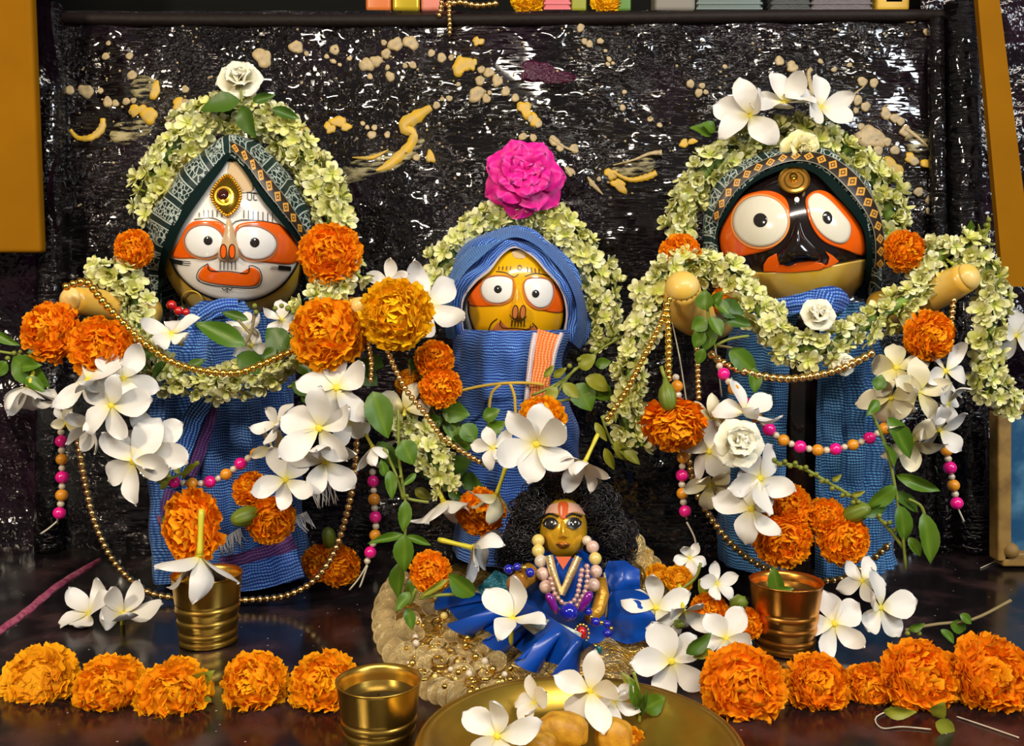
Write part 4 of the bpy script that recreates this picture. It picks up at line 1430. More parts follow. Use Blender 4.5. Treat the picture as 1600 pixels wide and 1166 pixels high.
lines(h3, 'medal_ring', [closed_line(ell(1241, 281, 24, 20, 0, 20)), closed_line(ell(1241, 281, 15, 13, 0, 20))], 2.2, GOLDP, .0055, jw, O3, 44)
patch(h3, 'medal_knob', ell(1240, 277, 8, 8), GOLDP, .005, jw, O3, bulge=.004, n=24, rings=5)
I_, O_ = veil(idol3, O3, [(1126, 405), (1122, 365), (1144, 322), (1170, 291), (1204, 272), (1240, 262), (1276, 272), (1312, 308), (1340, 342), (1352, 368), (1354, 410), (1350, 455)],
              [(1102, 405), (1100, 355), (1110, 300), (1142, 264), (1190, 240), (1240, 231), (1292, 240), (1332, 272), (1356, 318), (1366, 370), (1370, 420), (1364, 470)], h3, Y3 - .008, Y3 + .055, VEIL)
edge_band(idol3, O3, I_, O_, h3, -.06, .14, VTRIM, .0014, name='veil_trim', Yo=Y3 - .008)
gb = edge_band(idol3, O3, I_, O_, h3, .16, .58, VGOLD, .0030, i0=8, i1=64, name='veil_border', Yo=Y3 - .008)
gb['label'] = 'dark border woven with gold diamonds'
rows3 = [(472, 1195, 1330), (500, 1160, 1350), (560, 1140, 1365), (640, 1130, 1372), (740, 1125, 1378), (840, 1120, 1385), (905, 1122, 1388)]
gown(idol3, O3, rows3, Y3, .057, BLUE3, pleats=24, amp=.075, th0=-2.2, th1=PI / 2 + .10, name='gown', nth=80)
gown(idol3, O3, rows3, Y3, .057, BLUE3, pleats=9, amp=.03, th0=PI / 2 + .43, th1=PI + 1.1, name='gown', nth=50)
cloth_strip(idol3, O3, [(1215, 478, .706), (1250, 474, .700), (1300, 470, .702), (1325, 478, .712)], [22, 30, 46, 20], BLUE2, 'neck_scarf', ripple=.002)
cloth_strip(idol3, O3, [(1290, 455, .698), (1285, 475, .696), (1280, 500, .698)], [26, 34, 30], BLUE2, 'scarf_knot', ripple=.002)
peg(idol3, O3, [(1120, 500, .74), (1090, 495, .70), (1070, 478, .675), (1066, 448, .655)], [30, 32, 33, 27])
peg(idol3, O3, [(1375, 485, .735), (1430, 470, .705), (1480, 448, .685), (1512, 433, .672)], [30, 28, 26, 22])
for pts in ([(1110, 500), (1120, 560), (1128, 620)], [(1045, 480), (1062, 560), (1076, 650)]):
    v1, f1 = tube_vf(rel(O3, [P(a_, b_, .675) for a_, b_ in smooth_path(pts, 10)]), .0005, 5)
    put('hanging_thread', mesh('hanging_thread', v1, f1, THREAD), idol3)

# ------------------------------------------------------------------ lace mat under the doll
ML = PF(800, 1010)
mat_t = thing('sequin_mat', ML, 'pale gold sequin and lace mat under the small doll', 'mat')
edge = [(612, 915), (592, 950), (592, 995), (612, 1035), (650, 1070), (700, 1092), (760, 1100), (850, 1095), (950, 1075), (1020, 1030), (1050, 980), (1045, 920), (1000, 885), (900, 870), (780, 880), (680, 890)]
er = resample(edge, 72, True)
V, Fc = [], []
cx_, cy_ = 815, 985
nr = 12
for r in range(nr + 1):
    s = r / nr
    for j, p in enumerate(er):
        x, y = cx_ + (p[0] - cx_) * s, cy_ + (p[1] - cy_) * s
        q = PF(x, y)
        q.z = .002 + .012 * (1 - s ** 4) + .0025 * math.sin(j * 1.9 + r * 1.3) * (s > .3) * (s < 1)
        if r == nr:
            q.z = .0006
        V.append(q)
put('lace_base', mesh('lace_base', rel(ML, V), grid_faces(nr + 1, 72, True, flip=True), LACE), mat_t)
v1, f1 = lathe_vf([(.001, .12), (.35, .10), (.7, .05), (.93, .08), (1.0, .16), (1.04, .1), (.98, 0), (.5, -.05), (.001, -.05)], 22)
SEQM = mesh('sequin', v1, f1, SEQ)
v1, f1 = lathe_vf([(.93, .05), (1.0, .14), (1.07, .05), (1.0, -.04), (.93, .05)], 22)
SEQR = mesh('sequin_rim', v1, f1, GTRIM)
rim = smooth_path([(622, 912), (606, 935), (600, 965), (606, 1000), (626, 1034), (655, 1062), (692, 1082), (735, 1095)], 17)
for i, (x, y) in enumerate(rim):
    c = PF(x, y, .008)
    d = Vector((c.x - ML.x, c.y - ML.y, 0)).normalized()
    R = basis((d.x * .7, .9, .75), 0) @ Matrix.Rotation(rnd(-.2, .2), 3, 'X')
    s = put('sequin', SEQM, mat_t, TR(c - ML, R, 22 * K(c.y)))
    put('sequin_rim', SEQR, s)
for i in range(60):
    a = rnd(0, 1)
    x, y = rnd(630, 790), rnd(925, 1085)
    if y < 925 + (x - 690) * .55 or y > 1000 + (x - 600) * .75 or math.hypot((x - 815) / 225, (y - 985) / 118) > .96:
        continue
    c = PF(x, y, .014)
    s = put('sequin', SEQM, mat_t, TR(c - ML, basis((rnd(-.6, .6), 1, rnd(.3, 1.2)), 0), rnd(11, 18) * K(c.y)))
    put('sequin_rim', SEQR, s)
for i in range(80):
    x, y = rnd(630, 800), rnd(915, 1085)
    if math.hypot((x - 815) / 225, (y - 985) / 118) > .93:
        continue
    c = PF(x, y, .017)
    put('pearl', sph(random.choice((PEARL, GOLD, GOLDP, GOLD, PEARLY))), mat_t, TR(c - ML, None, rnd(2.5, 6.5) * K(c.y)))
for i in range(10):
    x, y = rnd(640, 760), rnd(960, 1075)
    pts = [PF(x + 16 * math.cos(t) * (1 - t / 9), y + 12 * math.sin(t) * (1 - t / 9), .0155) for t in np.linspace(0, 6.5, 22)]
    v1, f1 = tube_vf(rel(ML, pts), .0009, 6)
    put('gold_scroll', mesh('gold_scroll', v1, f1, GOLD), mat_t)
for x, y in ((990, 850), (1005, 870), (1018, 885), (975, 838), (1000, 890), (985, 868)):
    c = P(x, y, .645)
    s = put('sequin', SEQM, mat_t, TR(c - ML, basis((rnd(-.3, .6), .4, 1), 0), rnd(13, 19) * K(.645)))
    put('sequin_rim', SEQR, s)
v1, f1 = tube_vf(rel(ML, [P(*p) for p in smooth_path([(965, 815, .665), (985, 845, .66), (1010, 880, .65), (1020, 930, .63)], 16)]), [.006 + .003 * math.sin(i) ** 2 for i in range(16)], 10)
put('lace_ruffle', mesh('lace_ruffle', v1, f1, LACE), mat_t)

# ------------------------------------------------------------------ small doll
YD = .615
OD = PF(885, 1000)
OD.y = YD
doll = thing('doll', OD, 'small gilded seated doll with curly black hair and blue satin dress', 'doll')
hd = Head(880, 826, YD, 38, 49, .024)
put('head', hd.mesh('head', DFACE, 32, 22), doll, TR(hd.c - OD))
v1, f1 = tube_vf(rel(OD, [P(881, 860, YD - .004), P(880, 885, YD - .004), P(879, 910, YD)]), [.009, .009, .014], 16)
put('neck', mesh('neck', v1, f1, DFACE), doll)
patch(hd, 'forehead', [(846, 808), (852, 792), (880, 785), (908, 790), (916, 806), (905, 800), (880, 803), (858, 802)], DSKIN, .0004, doll, OD, (880, 795), n=40)
patch(hd, 'forehead_mark', [(873, 786), (887, 786), (886, 805), (880, 812), (874, 805)], DTILAK, .0007, doll, OD, n=24, rings=5)
patch(hd, 'forehead_mark', ell(877, 798, 1.6, 9), DSKIN, .0009, doll, OD, n=16, rings=4)
for sx, cx2, cy2 in ((-1, 860, 818), (1, 897, 818)):
    e = patch(hd, 'eye', ell(cx2, cy2, 12, 8.5, .12 * sx), PEYE, .0006, doll, OD, bulge=.0006, n=28, rings=5)
    patch(hd, 'iris', ell(cx2, cy2 + .5, 7, 8), PGREY, .0012, e, OD, bulge=.0004, n=20, rings=4)
    patch(hd, 'glint', ell(cx2 + 2, cy2 - 2, 1.6, 1.6), PEYE, .0019, e, OD, n=10, rings=2)
    lines(hd, 'eyelid', [[(cx2 - 12, cy2 + 1), (cx2 - 5, cy2 - 7), (cx2 + 5, cy2 - 7), (cx2 + 12, cy2 + 0)], [(cx2 - 11, cy2 + 2), (cx2, cy2 + 8), (cx2 + 11, cy2 + 1)]], 3.2, PLINE, .0014, e, OD)
    lines(hd, 'eyebrow', [[(cx2 - 13, cy2 - 10), (cx2 - 2, cy2 - 15), (cx2 + 13, cy2 - 11)]], 3.0, PLINE, .0008, doll, OD)
    lines(hd, 'eyelash', [[(cx2 + k * 3, cy2 - 7), (cx2 + k * 4, cy2 - 11)] for k in range(-3, 4)], .9, PLINE, .0012, doll, OD, 5)
patch(hd, 'nose', [(876, 815), (882, 815), (886, 832), (888, 840), (880, 843), (872, 840), (874, 832)], DFACE, .0003, doll, OD, (880, 836), bulge=.0045, n=28, rings=7)
patch(hd, 'lips', [(868, 850), (876, 847), (880, 849), (884, 847), (891, 851), (884, 857), (875, 857)], mat('copper_lips', (.40, .14, .02), .25, .4), .0005, doll, OD, bulge=.0016, n=28, rings=5)
lines(hd, 'lip_line', [[(869, 851), (880, 852), (890, 852)]], 1.1, PLINE, .002, doll, OD)
# hair: a soft base plus many curly strands
V, Fc = [], []
ps = []
rs = random.Random(4)
centers = [(880, 762, 58, 30, .63), (832, 800, 34, 40, .625), (815, 850, 34, 48, .625), (930, 790, 40, 42, .63), (962, 840, 38, 48, .628), (958, 890, 34, 34, .63), (800, 870, 20, 30, .63), (880, 800, 50, 50, .65)]
sv, sf = sphere_vf(18, 12)
for cx2, cy2, rx, ry, Y in centers:
    c = P(cx2, cy2, Y) - OD
    ps.append(([Vector((c.x + x * rx * .92 * K(Y) * (1 + .1 * math.sin(9 * z + 5 * x)), c.y + y * .016, c.z + z * ry * .92 * K(Y) * (1 + .1 * math.sin(8 * x)))) for x, y, z in sv], sf))
hb = put('hair', mesh('hair', *merge(ps), HAIR), doll)
ps = []
for i in range(900):
    cx2, cy2, rx, ry, Y = centers[rs.randrange(7)]
    a, b = rs.uniform(0, 2 * PI), rs.uniform(0, 1)
    x, y = cx2 + rx * .85 * b * math.cos(a), cy2 + ry * .85 * b * math.sin(a)
    if 848 < x < 916 and 784 < y < 880:
        continue
    yy = Y - .016 * math.sqrt(1 - min(.99, (b * .85) ** 2))
    d = rs.uniform(-.8, .8), rs.uniform(-.8, .9)
    L, cr, ph, tw = rs.uniform(10, 24), rs.uniform(4, 9), rs.uniform(0, 6), rs.uniform(7, 13)
    pts = []
    for t in np.linspace(0, 1, 15):
        pts.append(P(x + d[0] * L * t + cr * math.sin(tw * t + ph), y + d[1] * L * (t - .4) + cr * math.cos(tw * t + ph), yy - .003 * math.sin(PI * t) + .001 * math.cos(tw * t)))
    ps.append(tube_vf(rel(OD, pts), .00042, 3, False))
hs = put('hair_strands', mesh('hair_strands', *merge(ps), HAIR), hb)
hs['kind'] = 'stuff'
# dress
gown(doll, OD, [(875, 858, 902), (900, 830, 930), (930, 815, 945), (970, 805, 955), (1008, 790, 975)], YD, .03, SATIN, pleats=7, amp=.03, name='bodice', nth=48, nrow=20)
cloth_strip(doll, OD, [(858, 868, .583), (864, 895, .580), (876, 930, .578)], [12, 13, 10], GTRIM, 'neckline_trim', nu=16)
cloth_strip(doll, OD, [(904, 870, .583), (893, 895, .580), (878, 930, .578)], [12, 13, 10], GTRIM, 'neckline_trim', nu=16)
cloth_strip(doll, OD, [(944, 895, .60), (948, 930, .595), (946, 965, .595)], [5, 6, 5], GTRIM, 'side_trim', nu=16)
patch_pts = [(866, 872), (896, 872), (880, 892)]
v1 = rel(OD, [P(868, 870, .5865), P(893, 870, .5865), P(880, 890, .5835)])
put('throat_patch', mesh('throat_patch', v1, [(0, 1, 2)], DTILAK), doll)
# right arm and left hand, satin side panels
peg_m = mat('gilded_sleeve', (.55, .27, .02), .35, .4, bump=(400, .6, .001))
v1, f1 = tube_vf(rel(OD, [P(938, 905, .596), P(941, 930, .590), P(934, 955, .584), P(920, 968, .578)]), [.004, .0048, .0045, .004], 14)
put('arm', mesh('arm', v1, f1, peg_m), doll)
v1, f1 = tube_vf(rel(OD, [P(830, 895, .592), P(815, 905, .585), P(805, 918, .58)]), [.007, .0065, .006], 14)
put('arm', mesh('arm', v1, f1, peg_m), doll)
for pts, wd, nm in (([(940, 905, .605), (970, 915, .597), (1000, 915, .60)], [60, 80, 50], 'side_drape'), ([(950, 960, .595), (990, 965, .585), (1025, 975, .585)], [70, 85, 50], 'side_drape'), ([(760, 905, .61), (785, 930, .60), (800, 950, .595)], [40, 60, 60], 'teal_panel')):
    cloth_strip(doll, OD, pts, wd, TEAL if nm[0] == 't' else SATIN, nm, ripple=.002)
# ruffled skirt: wavy satin sheet fanning forward-left
top_ = smooth_path([(775, 930), (812, 938), (850, 958), (890, 985), (930, 1010)], 140)
bot_ = smooth_path([(706, 926), (690, 946), (700, 968), (730, 984), (760, 998), (790, 1014), (820, 1034), (855, 1046), (890, 1048), (928, 1038)], 140)
V = []
for i in range(140):
    ph = i / 139 * 2 * PI * 5.0
    bx, by = bot_[i]
    x2, y2 = bot_[min(139, i + 2)]
    x1, y1 = bot_[max(0, i - 2)]
    l = math.hypot(x2 - x1, y2 - y1)
    tx, ty_ = (x2 - x1) / l, (y2 - y1) / l
    for k in range(16):
        t = k / 15
        g = t ** 1.3
        A_ = 11 * math.sin(ph) * g
        B2 = -13 * math.sin(2 * ph) * g
        x = top_[i][0] + (bx - top_[i][0]) * t - ty_ * A_ * -1 * -1 + tx * B2
        y = top_[i][1] + (by - top_[i][1]) * t + tx * A_ + ty_ * B2
        z = .042 - .022 * t + .007 * g * math.cos(ph)
        V.append(PF(x, y, z))
put('skirt_ruffle', mesh('skirt_ruffle', rel(OD, V), grid_faces(140, 16), SATIN), doll)
cloth_strip(doll, OD, [(815, 968, .552), (855, 985, .545), (905, 1002, .545)], [14, 34, 26], SILVER, 'silver_sash', ripple=.001)
# jewellery: each string is a thing of its own
PK = [(841, 845, .598, 10.5, PEARLY), (841, 861, .594, 10.5, PEARLY), (845, 877, .590, 10.5, PEARL), (848, 897, .586, 11, PEARLP), (853, 917, .583, 11, PEARLP),
      (917, 845, .598, 8, PEARL), (926, 855, .594, 10.5, PEARLP), (930, 873, .590, 10.5, PEARLY), (931, 893, .586, 10.5, PEARLP), (927, 914, .583, 11, PEARLP)]
cD = P(889, 930, .58)
pn_ = thing('pearl_necklace', cD, 'pearl necklace with purple drops and a big cobalt bead on the doll', 'necklace')
for x, y, Y, r, m in PK:
    put('pearl', sph(m), pn_, TR(P(x, y, Y) - cD, None, r * K(Y)))
v1, f1 = lathe_vf([(.001, -1.5), (.25, -1.3), (.42, -.6), (.5, .2), (.45, .7), (.25, 1.0), (.001, 1.05)], 16)
DROP = mesh('drop_bead', v1, f1, PURPB)
for x, y, a in ((862, 941, .45), (916, 938, -.5)):
    put('drop_bead', DROP, pn_, TR(P(x, y, .568) - cD, Matrix.Rotation(-a + PI, 3, 'Y') if False else Matrix.Rotation(-a, 3, 'Y'), 15 * K(.568)))
put('cobalt_bead', sph(BLUEB), pn_, TR(P(889, 957, .566) - cD, None, 14.5 * K(.573)))
v1, f1 = tube_vf(rel(cD, [P(a, b, c + .003) for a, b, c in smooth_path([(841, 845, .598), (845, 877, .590), (853, 917, .583), (862, 941, .577), (889, 957, .575), (916, 938, .577), (927, 914, .583), (930, 873, .59), (917, 845, .598)], 40)]), .0005, 5)
put('thread', mesh('thread', v1, f1, THREAD), pn_)
chain('double string of pink crystal beads inside the doll\'s pearl necklace', [(860, 905, .578), (868, 930, .575), (884, 945, .574), (900, 935, .574), (906, 910, .577), (910, 888, .58)], [(CRYST, 8.5)], .95, name='crystal_necklace')
chain('string of pink crystal beads rising beside the doll\'s right lapel', [(902, 946, .573), (914, 925, .574), (918, 900, .577), (917, 885, .582)], [(CRYST, 8.5)], .95, name='crystal_necklace')
chain('string of blue and gold beads hanging at the doll\'s waist', [(919, 956, .57), (930, 972, .567), (946, 974, .566), (955, 984, .565), (945, 992, .564)], [(BLUEB, 13), (GOLD, 8), (BLUEB, 15), (GOLD, 7)], .9, name='bead_bracelet')
chain('blue and gold bead armlet on the doll beside the carved orange bead', [(795, 890, .583), (812, 886, .58), (826, 892, .578), (832, 904, .577)], [(BLUEB, 16), (BLUEB, 14), (GOLD, 11)], .9, name='bead_bracelet')
cb = thing('carved_bead', P(806, 913, .572), 'carved round orange bead at the doll\'s left side', 'bead')
v1, f1 = sphere_vf(26, 18)
put('bead_ball', mesh('bead_ball', [tuple(Vector(p) * (1 - .07 * (math.sin(5 * math.atan2(p[1], p[0])) * math.sin(7 * p[2]) > .45))) for p in v1], f1, mat('carved_orange', (.60, .22, .02), .4, noise=(420, (.22, .06, .0), .5, .62), bump=(420, .8, .001))), cb, TR((0, 0, 0), None, 15.5 * K(.572)))
pd = thing('pendant', P(909, 990, .562), 'gold pendant with a red stone hanging below the cobalt bead', 'pendant')
c0 = P(909, 990, .562)
put('red_stone', sph(REDB), pd, TR((0, 0, 0), None, (8 * K(.562), .003, 11 * K(.562))))
for k in range(14):
    a = 2 * PI * k / 14
    put('gold_bead', sph(GOLD), pd, TR(P(909 + 11 * math.cos(a), 990 + 14 * math.sin(a), .563) - c0, None, 2.6 * K(.562)))
for x, y in ((916, 1008), (924, 1016), (928, 1028), (934, 1036), (918, 1020), (930, 1010)):
    put('gold_bead', sph(GOLD), pd, TR(P(x, y, .558) - c0, None, 4.6 * K(.562)))
put('teal_stone', sph(mat('teal_stone', (.01, .12, .11), .2, coat=.6)), pd, TR(P(935, 1016, .556) - c0, None, (6 * K(.556), .002, 8 * K(.556))))

# ------------------------------------------------------------------ brass vessels


def cup(px, py_base, d_px, h_px, m, label, taper=.80, rings=(.42, .60, .78, .90), Y=None):
    c = PF(px, py_base) if Y is None else PF(px, py_base)
    k = K(c.y)
    R, Hh = d_px / 2 * k, h_px * k
    t = thing('brass_cup', c, label, 'cup', 'brass cups')
    prof = []
    r_at = lambda s: R * (taper + (1 - taper) * (s ** 1.25))
    prof.append((.0008, 0))
    prof.append((r_at(0) * .92, 0))
    for s in np.linspace(0.02, .97, 60):
        g = sum(math.exp(-((1 - s - q) / .016) ** 2) for q in rings)
        b = sum(math.exp(-((1 - s - q - .07) / .05) ** 2) for q in rings)
        prof.append((r_at(s) - .0006 * g + .0005 * b, s * Hh))
    prof += [(R * 1.0, Hh * .985), (R * 1.02, Hh), (R * .985, Hh * 1.002)]
    for s in np.linspace(.95, .06, 12):
        prof.append((r_at(s) - .0014, s * Hh))
    prof += [(.0008, .06 * Hh)]
    v1, f1 = lathe_vf(prof, 56)
    put('cup_body', mesh('cup_body', v1, f1, m), t)
    return t, c, R, Hh


cup(326, 1003, 110, 112, BRASS, 'ringed brass cup at left holding a drooping white flower')
cup(1226, 1014, 114, 112, COPPER, 'coppery brass cup at right with a green leaf in it')
tf, cf, Rf, Hf = cup(593, 1182, 136, 128, BRASS, 'brass cup at the front beside the marigold row', rings=(.45, .58, .86))
for nm, r0 in (('water', 0),):
    cc = PF(1226, 1014)
    kk = K(cc.y)
# water in the cups
for (px, py, d, hh, fr, who) in ((326, 1003, 110, 112, .82, 'water inside the left brass cup'), (1226, 1014, 114, 112, .86, 'water inside the right coppery cup'), (593, 1182, 136, 128, .80, 'water inside the front brass cup')):
    c = PF(px, py)
    R = d / 2 * K(c.y) * (.8 + .2 * fr ** 1.25) - .0014
    v1, f1 = lathe_vf([(.0006, 0), (R * .5, 0), (R, 0)], 40)
    tag(put('water', mesh('water', v1, f1, mat('water_' + str(px), (.05, .03, .008), .03, spec=.6)), None, TR(c + Vector((0, 0, hh * K(c.y) * fr)))), who, 'water', 'water in the brass cups')

cy = .428
R = 255 * K(cy)
c = Vector((P(905, 1166, cy).x, cy, 0))
bowl = thing('brass_plate', c, 'shallow brass plate with flowers at the front edge', 'plate')
prof = [(.0008, 0), (R * .62, 0), (R * .8, .004), (R * .93, .013), (R * .985, .021), (R * 1.02, .0225), (R * 1.03, .0215), (R * 1.02, .0235), (R * .97, .0228), (R * .91, .015), (R * .78, .0065), (R * .6, .0025), (.0008, .0025)]
v1, f1 = lathe_vf(prof, 80)
put('plate_body', mesh('plate_body', v1, f1, mat('dull_brass', (.62, .42, .07), .34, .95, noise=(30, (.48, .30, .04), .4, .65))), bowl)
v1, f1 = tube_vf([(R * 1.025 * math.cos(a), R * 1.025 * math.sin(a), .0225) for a in np.linspace(0, 2 * PI, 81)], .0012, 8, False)
put('plate_rim', mesh('plate_rim', v1, f1, BRASS), bowl)
# sweets in the plate
SW = mat('ochre_sweet', (.52, .27, .015), .55, noise=(160, (.42, .19, .01), .4, .6), bump=(350, .5, .001))
for px, py, Y, rx, rz, lb in ((880, 1140, .455, 42, 26, 'rounded ochre sweet in the middle of the brass plate'), (960, 1150, .462, 30, 28, 'crumbly ochre sweet right of the round one on the plate'), (838, 1165, .435, 34, 22, 'crumbly ochre sweet at the front of the plate by the large flower')):
    v1, f1 = sphere_vf(32, 20)
    k = K(Y)
    vv = []
    for p in v1:
        p = Vector(p)
        s = 1 + .06 * math.sin(5 * p.x + 3 * p.z) + .05 * math.sin(9 * p.y + 4 * p.x + px)
        q = Vector((math.copysign(abs(p.x) ** .8, p.x) * rx * k, p.y * rx * k * .7, math.copysign(abs(p.z) ** .75, p.z) * rz * k)) * s
        vv.append(q)
    tag(put('sweet', mesh('sweet', vv, f1, SW), None, TR(P(px, py, Y))), lb, 'sweet', 'sweets on the plate')

# ------------------------------------------------------------------ picture frame at the right edge
pf0 = Vector((P(1556, 750, .80).x, .80, 0.0))
fr = thing('picture_frame', pf0, 'gilt wooden picture frame with a blue picture at the right edge', 'picture frame')
zt = P(1552, 630, .80).z
zb = P(1570, 862, .80).z
x0a, x0b = P(1548, 640, .80).x, P(1574, 850, .80).x
bevel_box('frame_side', (.012, .016, zt - max(zb, 0)), FRAMEW, fr, TR((.004, 0, (zt) / 2), Matrix.Rotation(-.04, 3, 'Y')), .002)
bevel_box('frame_bottom', (.26, .016, .012), FRAMEW, fr, TR((.135, 0, .008)), .002)
bevel_box('frame_top', (.26, .016, .012), FRAMEW, fr, TR((.125, 0, zt)), .002)
bevel_box('frame_side', (.012, .016, zt), FRAMEW, fr, TR((.262, 0, zt / 2)), .002)
bevel_box('picture', (.25, .004, zt - .01), BLUEPIC, fr, TR((.132, .004, zt / 2)), .001)
put('corner_knob', sph(FRAMEW), fr, TR((.012, -.006, .016), None, .007))

# ------------------------------------------------------------------ things standing on the top ledge
def ledge(px0, px1, m, label, cat, name, h=.05, dep=.03, rib=0, tilt=0.0, group='things on the top ledge'):
    a_, b_ = PB(px0, 13), PB(px1, 13)
    t = thing(name, Vector(((a_.x + b_.x) / 2, a_.y + dep / 2 + .003, ZT)), label, cat, group)
    w = b_.x - a_.x
    bevel_box('body', (w, dep, h), m, t, TR((0, 0, h / 2 + .001), Matrix.Rotation(tilt, 3, 'Y')), min(.004, w * .2))
    for k in range(rib):
        bevel_box('rib', (w * 1.02, dep * 1.04, .0022), m, t, TR((0, 0, .003 + k * .0048)), .0006)
    return t


ledge(570, 610, mat('orange_foil', (.62, .16, .03), .35), 'orange paper packet at the left of the top ledge', 'packet', 'paper_packet')
ledge(612, 655, mat('yellow_foil', (.55, .40, .02), .25, .3), 'shiny yellow packet on the top ledge', 'packet', 'foil_packet')
ledge(657, 690, mat('salmon_paper', (.65, .20, .14), .5), 'salmon pink packet left of the hanging gold chain', 'packet', 'paper_packet')
ledge(850, 892, mat('pink_ribbed', (.62, .14, .16), .45), 'pink ribbed box on the top ledge', 'box', 'ribbed_box', rib=4)
ledge(1024, 1088, mat('grey_card', (.22, .20, .17), .6), 'plain grey box on the top ledge', 'box', 'grey_box')
ledge(1090, 1192, mat('blue_grey_tin', (.12, .16, .15), .4), 'blue-grey ribbed tin on the top ledge', 'tin', 'ribbed_tin', rib=3)
ledge(1206, 1268, mat('dark_grey_cloth', (.06, .065, .065), .7, bump=(300, .8, .002)), 'dark grey folded cloth on the top ledge, left of the pair', 'cloth', 'folded_cloth', rib=3)
ledge(1270, 1364, mat('grey_cloth', (.14, .12, .13), .7, bump=(300, .8, .002)), 'lighter grey folded cloth on the top ledge, right of the pair', 'cloth', 'folded_cloth', rib=3)
ledge(1372, 1424, mat('yellow_card', (.68, .42, .05), .45), 'yellow box behind the small red one at the right of the ledge', 'box', 'yellow_box')
rb = ledge(1380, 1418, mat('red_card', (.55, .02, .015), .45), 'small red box in front of the yellow one on the ledge', 'box', 'red_box', h=.045, dep=.012)
rb.location.z += .0045
for x, cc, lb in ((825, 'y', 'yellow paper flower on the top ledge, left of the pink box'), (950, 'y', 'yellow paper flower on the top ledge, right of the pink box')):
    q = PB(x, 2, .002)
    t = marigold(x, 0, q.y + .01, 52, (0, .3, 1), 'x', 'y', sz=.5, group='things on the top ledge')
    t['label'] = lb
for x, lb in ((905, 'yellow packet with green edge beside the pink box'), (975, 'green edged packet beside the grey box')):
    ledge(x - 12, x + 12, mat('green_packet_%d' % x, (.28, .30, .02) if x < 950 else (.10, .22, .03), .45), lb, 'packet', 'paper_packet')
chain('gold bracelet lying on the top ledge', [(700, 8, PB(700, 8).y - .004), (720, 4, PB(700, 8).y - .006), (745, 9, PB(700, 8).y - .006), (775, 6, PB(700, 8).y - .004)], [(GOLDD, 11)], .85, name='gold_bracelet')
chain('antique gold chain end hanging over the board top', [(702, 4, .90), (702, 25, .896), (703, 44, .898), (702, 57, .90)], [(GOLDD, 8)], .85, name='gold_chain')
chain('short antique gold chain end hanging left of the other', [(690, 4, .90), (688, 18, .896), (685, 28, .90)], [(GOLDD, 8)], .85, name='gold_chain')

# ------------------------------------------------------------------ garlands
garland('jasmine garland arched over the green veil of the white faced idol', [(238, 340, .765), (240, 288, .765), (268, 232, .765), (314, 190, .77), (364, 173, .77), (410, 183, .77), (452, 212, .765), (486, 255, .765), (508, 302, .76), (522, 350, .755)], 66, .22)
garland('jasmine garland looped across the chest of the white faced idol', [(140, 425, .70), (178, 428, .70), (206, 455, .70), (214, 500, .695), (228, 548, .685), (265, 588, .68), (318, 601, .675), (375, 592, .675), (425, 582, .675), (462, 556, .675), (478, 510, .68), (505, 468, .69), (540, 430, .695), (556, 412, .70)], 48, .185)
garland('jasmine garland arched over the blue hood of the middle idol', [(692, 468, .765), (694, 420, .77), (722, 372, .775), (768, 338, .775), (815, 325, .775), (868, 345, .775), (908, 385, .77), (934, 436, .77), (944, 490, .765), (936, 535, .765)], 54, .20)
garland('jasmine garland arched over the veil of the black faced idol', [(1062, 372, .765), (1066, 325, .765), (1092, 278, .765), (1140, 242, .77), (1195, 222, .77), (1245, 212, .77), (1300, 222, .77), (1345, 255, .765), (1378, 300, .765), (1392, 350, .76), (1392, 385, .76)], 56, .20)
garland('long jasmine garland draped over both arms of the black faced idol', [(995, 700, .68), (975, 655, .68), (985, 590, .675), (1000, 520, .675), (1022, 455, .675), (1060, 412, .68), (1105, 412, .69), (1145, 432, .69), (1180, 470, .68), (1212, 518, .665), (1262, 545, .66), (1312, 536, .665), (1355, 505, .675), (1400, 478, .68), (1435, 450, .685), (1462, 405, .69), (1505, 385, .69), (1540, 415, .685), (1552, 475, .68), (1545, 540, .68), (1548, 590, .68), (1585, 640, .685)], 52, .175, fl=29)
garland('wilted green jasmine strand hanging left below the middle idol', [(622, 650, .665), (655, 690, .655), (685, 725, .65), (700, 765, .65)], 50, .22, fl=26)

# ------------------------------------------------------------------ bead strings
G_, A2 = (GOLD, 13), (GOLDD, 12)
chain('shiny gold bead necklace across the chest of the white faced idol', [(104, 448, .655), (135, 441, .650), (158, 468, .648), (190, 502, .648), (225, 536, .65), (270, 566, .65), (320, 580, .65), (370, 583, .65), (405, 571, .652), (440, 556, .655), (475, 541, .66), (530, 500, .66), (550, 470, .66)], [G_], group='gold bead necklaces')
chain('long antique gold bead necklace looping onto the shelf at left', [(110, 640, .665), (122, 690, .67), (135, 760, .68), (150, 820, .69), (180, 880, .70), (225, 922, .70), (270, 934, .70), (330, 939, .69), (400, 937, .69), (450, 930, .69), (490, 908, .69), (520, 868, .685), (540, 810, .68), (553, 750, .675), (558, 680, .67)], [A2], group='gold bead necklaces')
chain('thin gold bead string below the yellow marigold', [(572, 520, .645), (580, 565, .642), (578, 600, .642)], [(GOLDD, 9)], group='gold bead necklaces')
chain('gold bead string running down left beside the middle idol', [(602, 540, .645), (618, 578, .642), (636, 612, .642), (665, 648, .645), (690, 682, .645), (722, 706, .648), (750, 722, .65)], [(GOLDD, 10)], group='gold bead necklaces')
chain('gold bead necklace across the chest of the black faced idol', [(1112, 555, .665), (1128, 566, .66), (1160, 580, .655), (1205, 590, .652), (1250, 591, .65), (1310, 578, .652), (1362, 552, .66)], [(GOLDD, 14)], .82, group='gold bead necklaces')
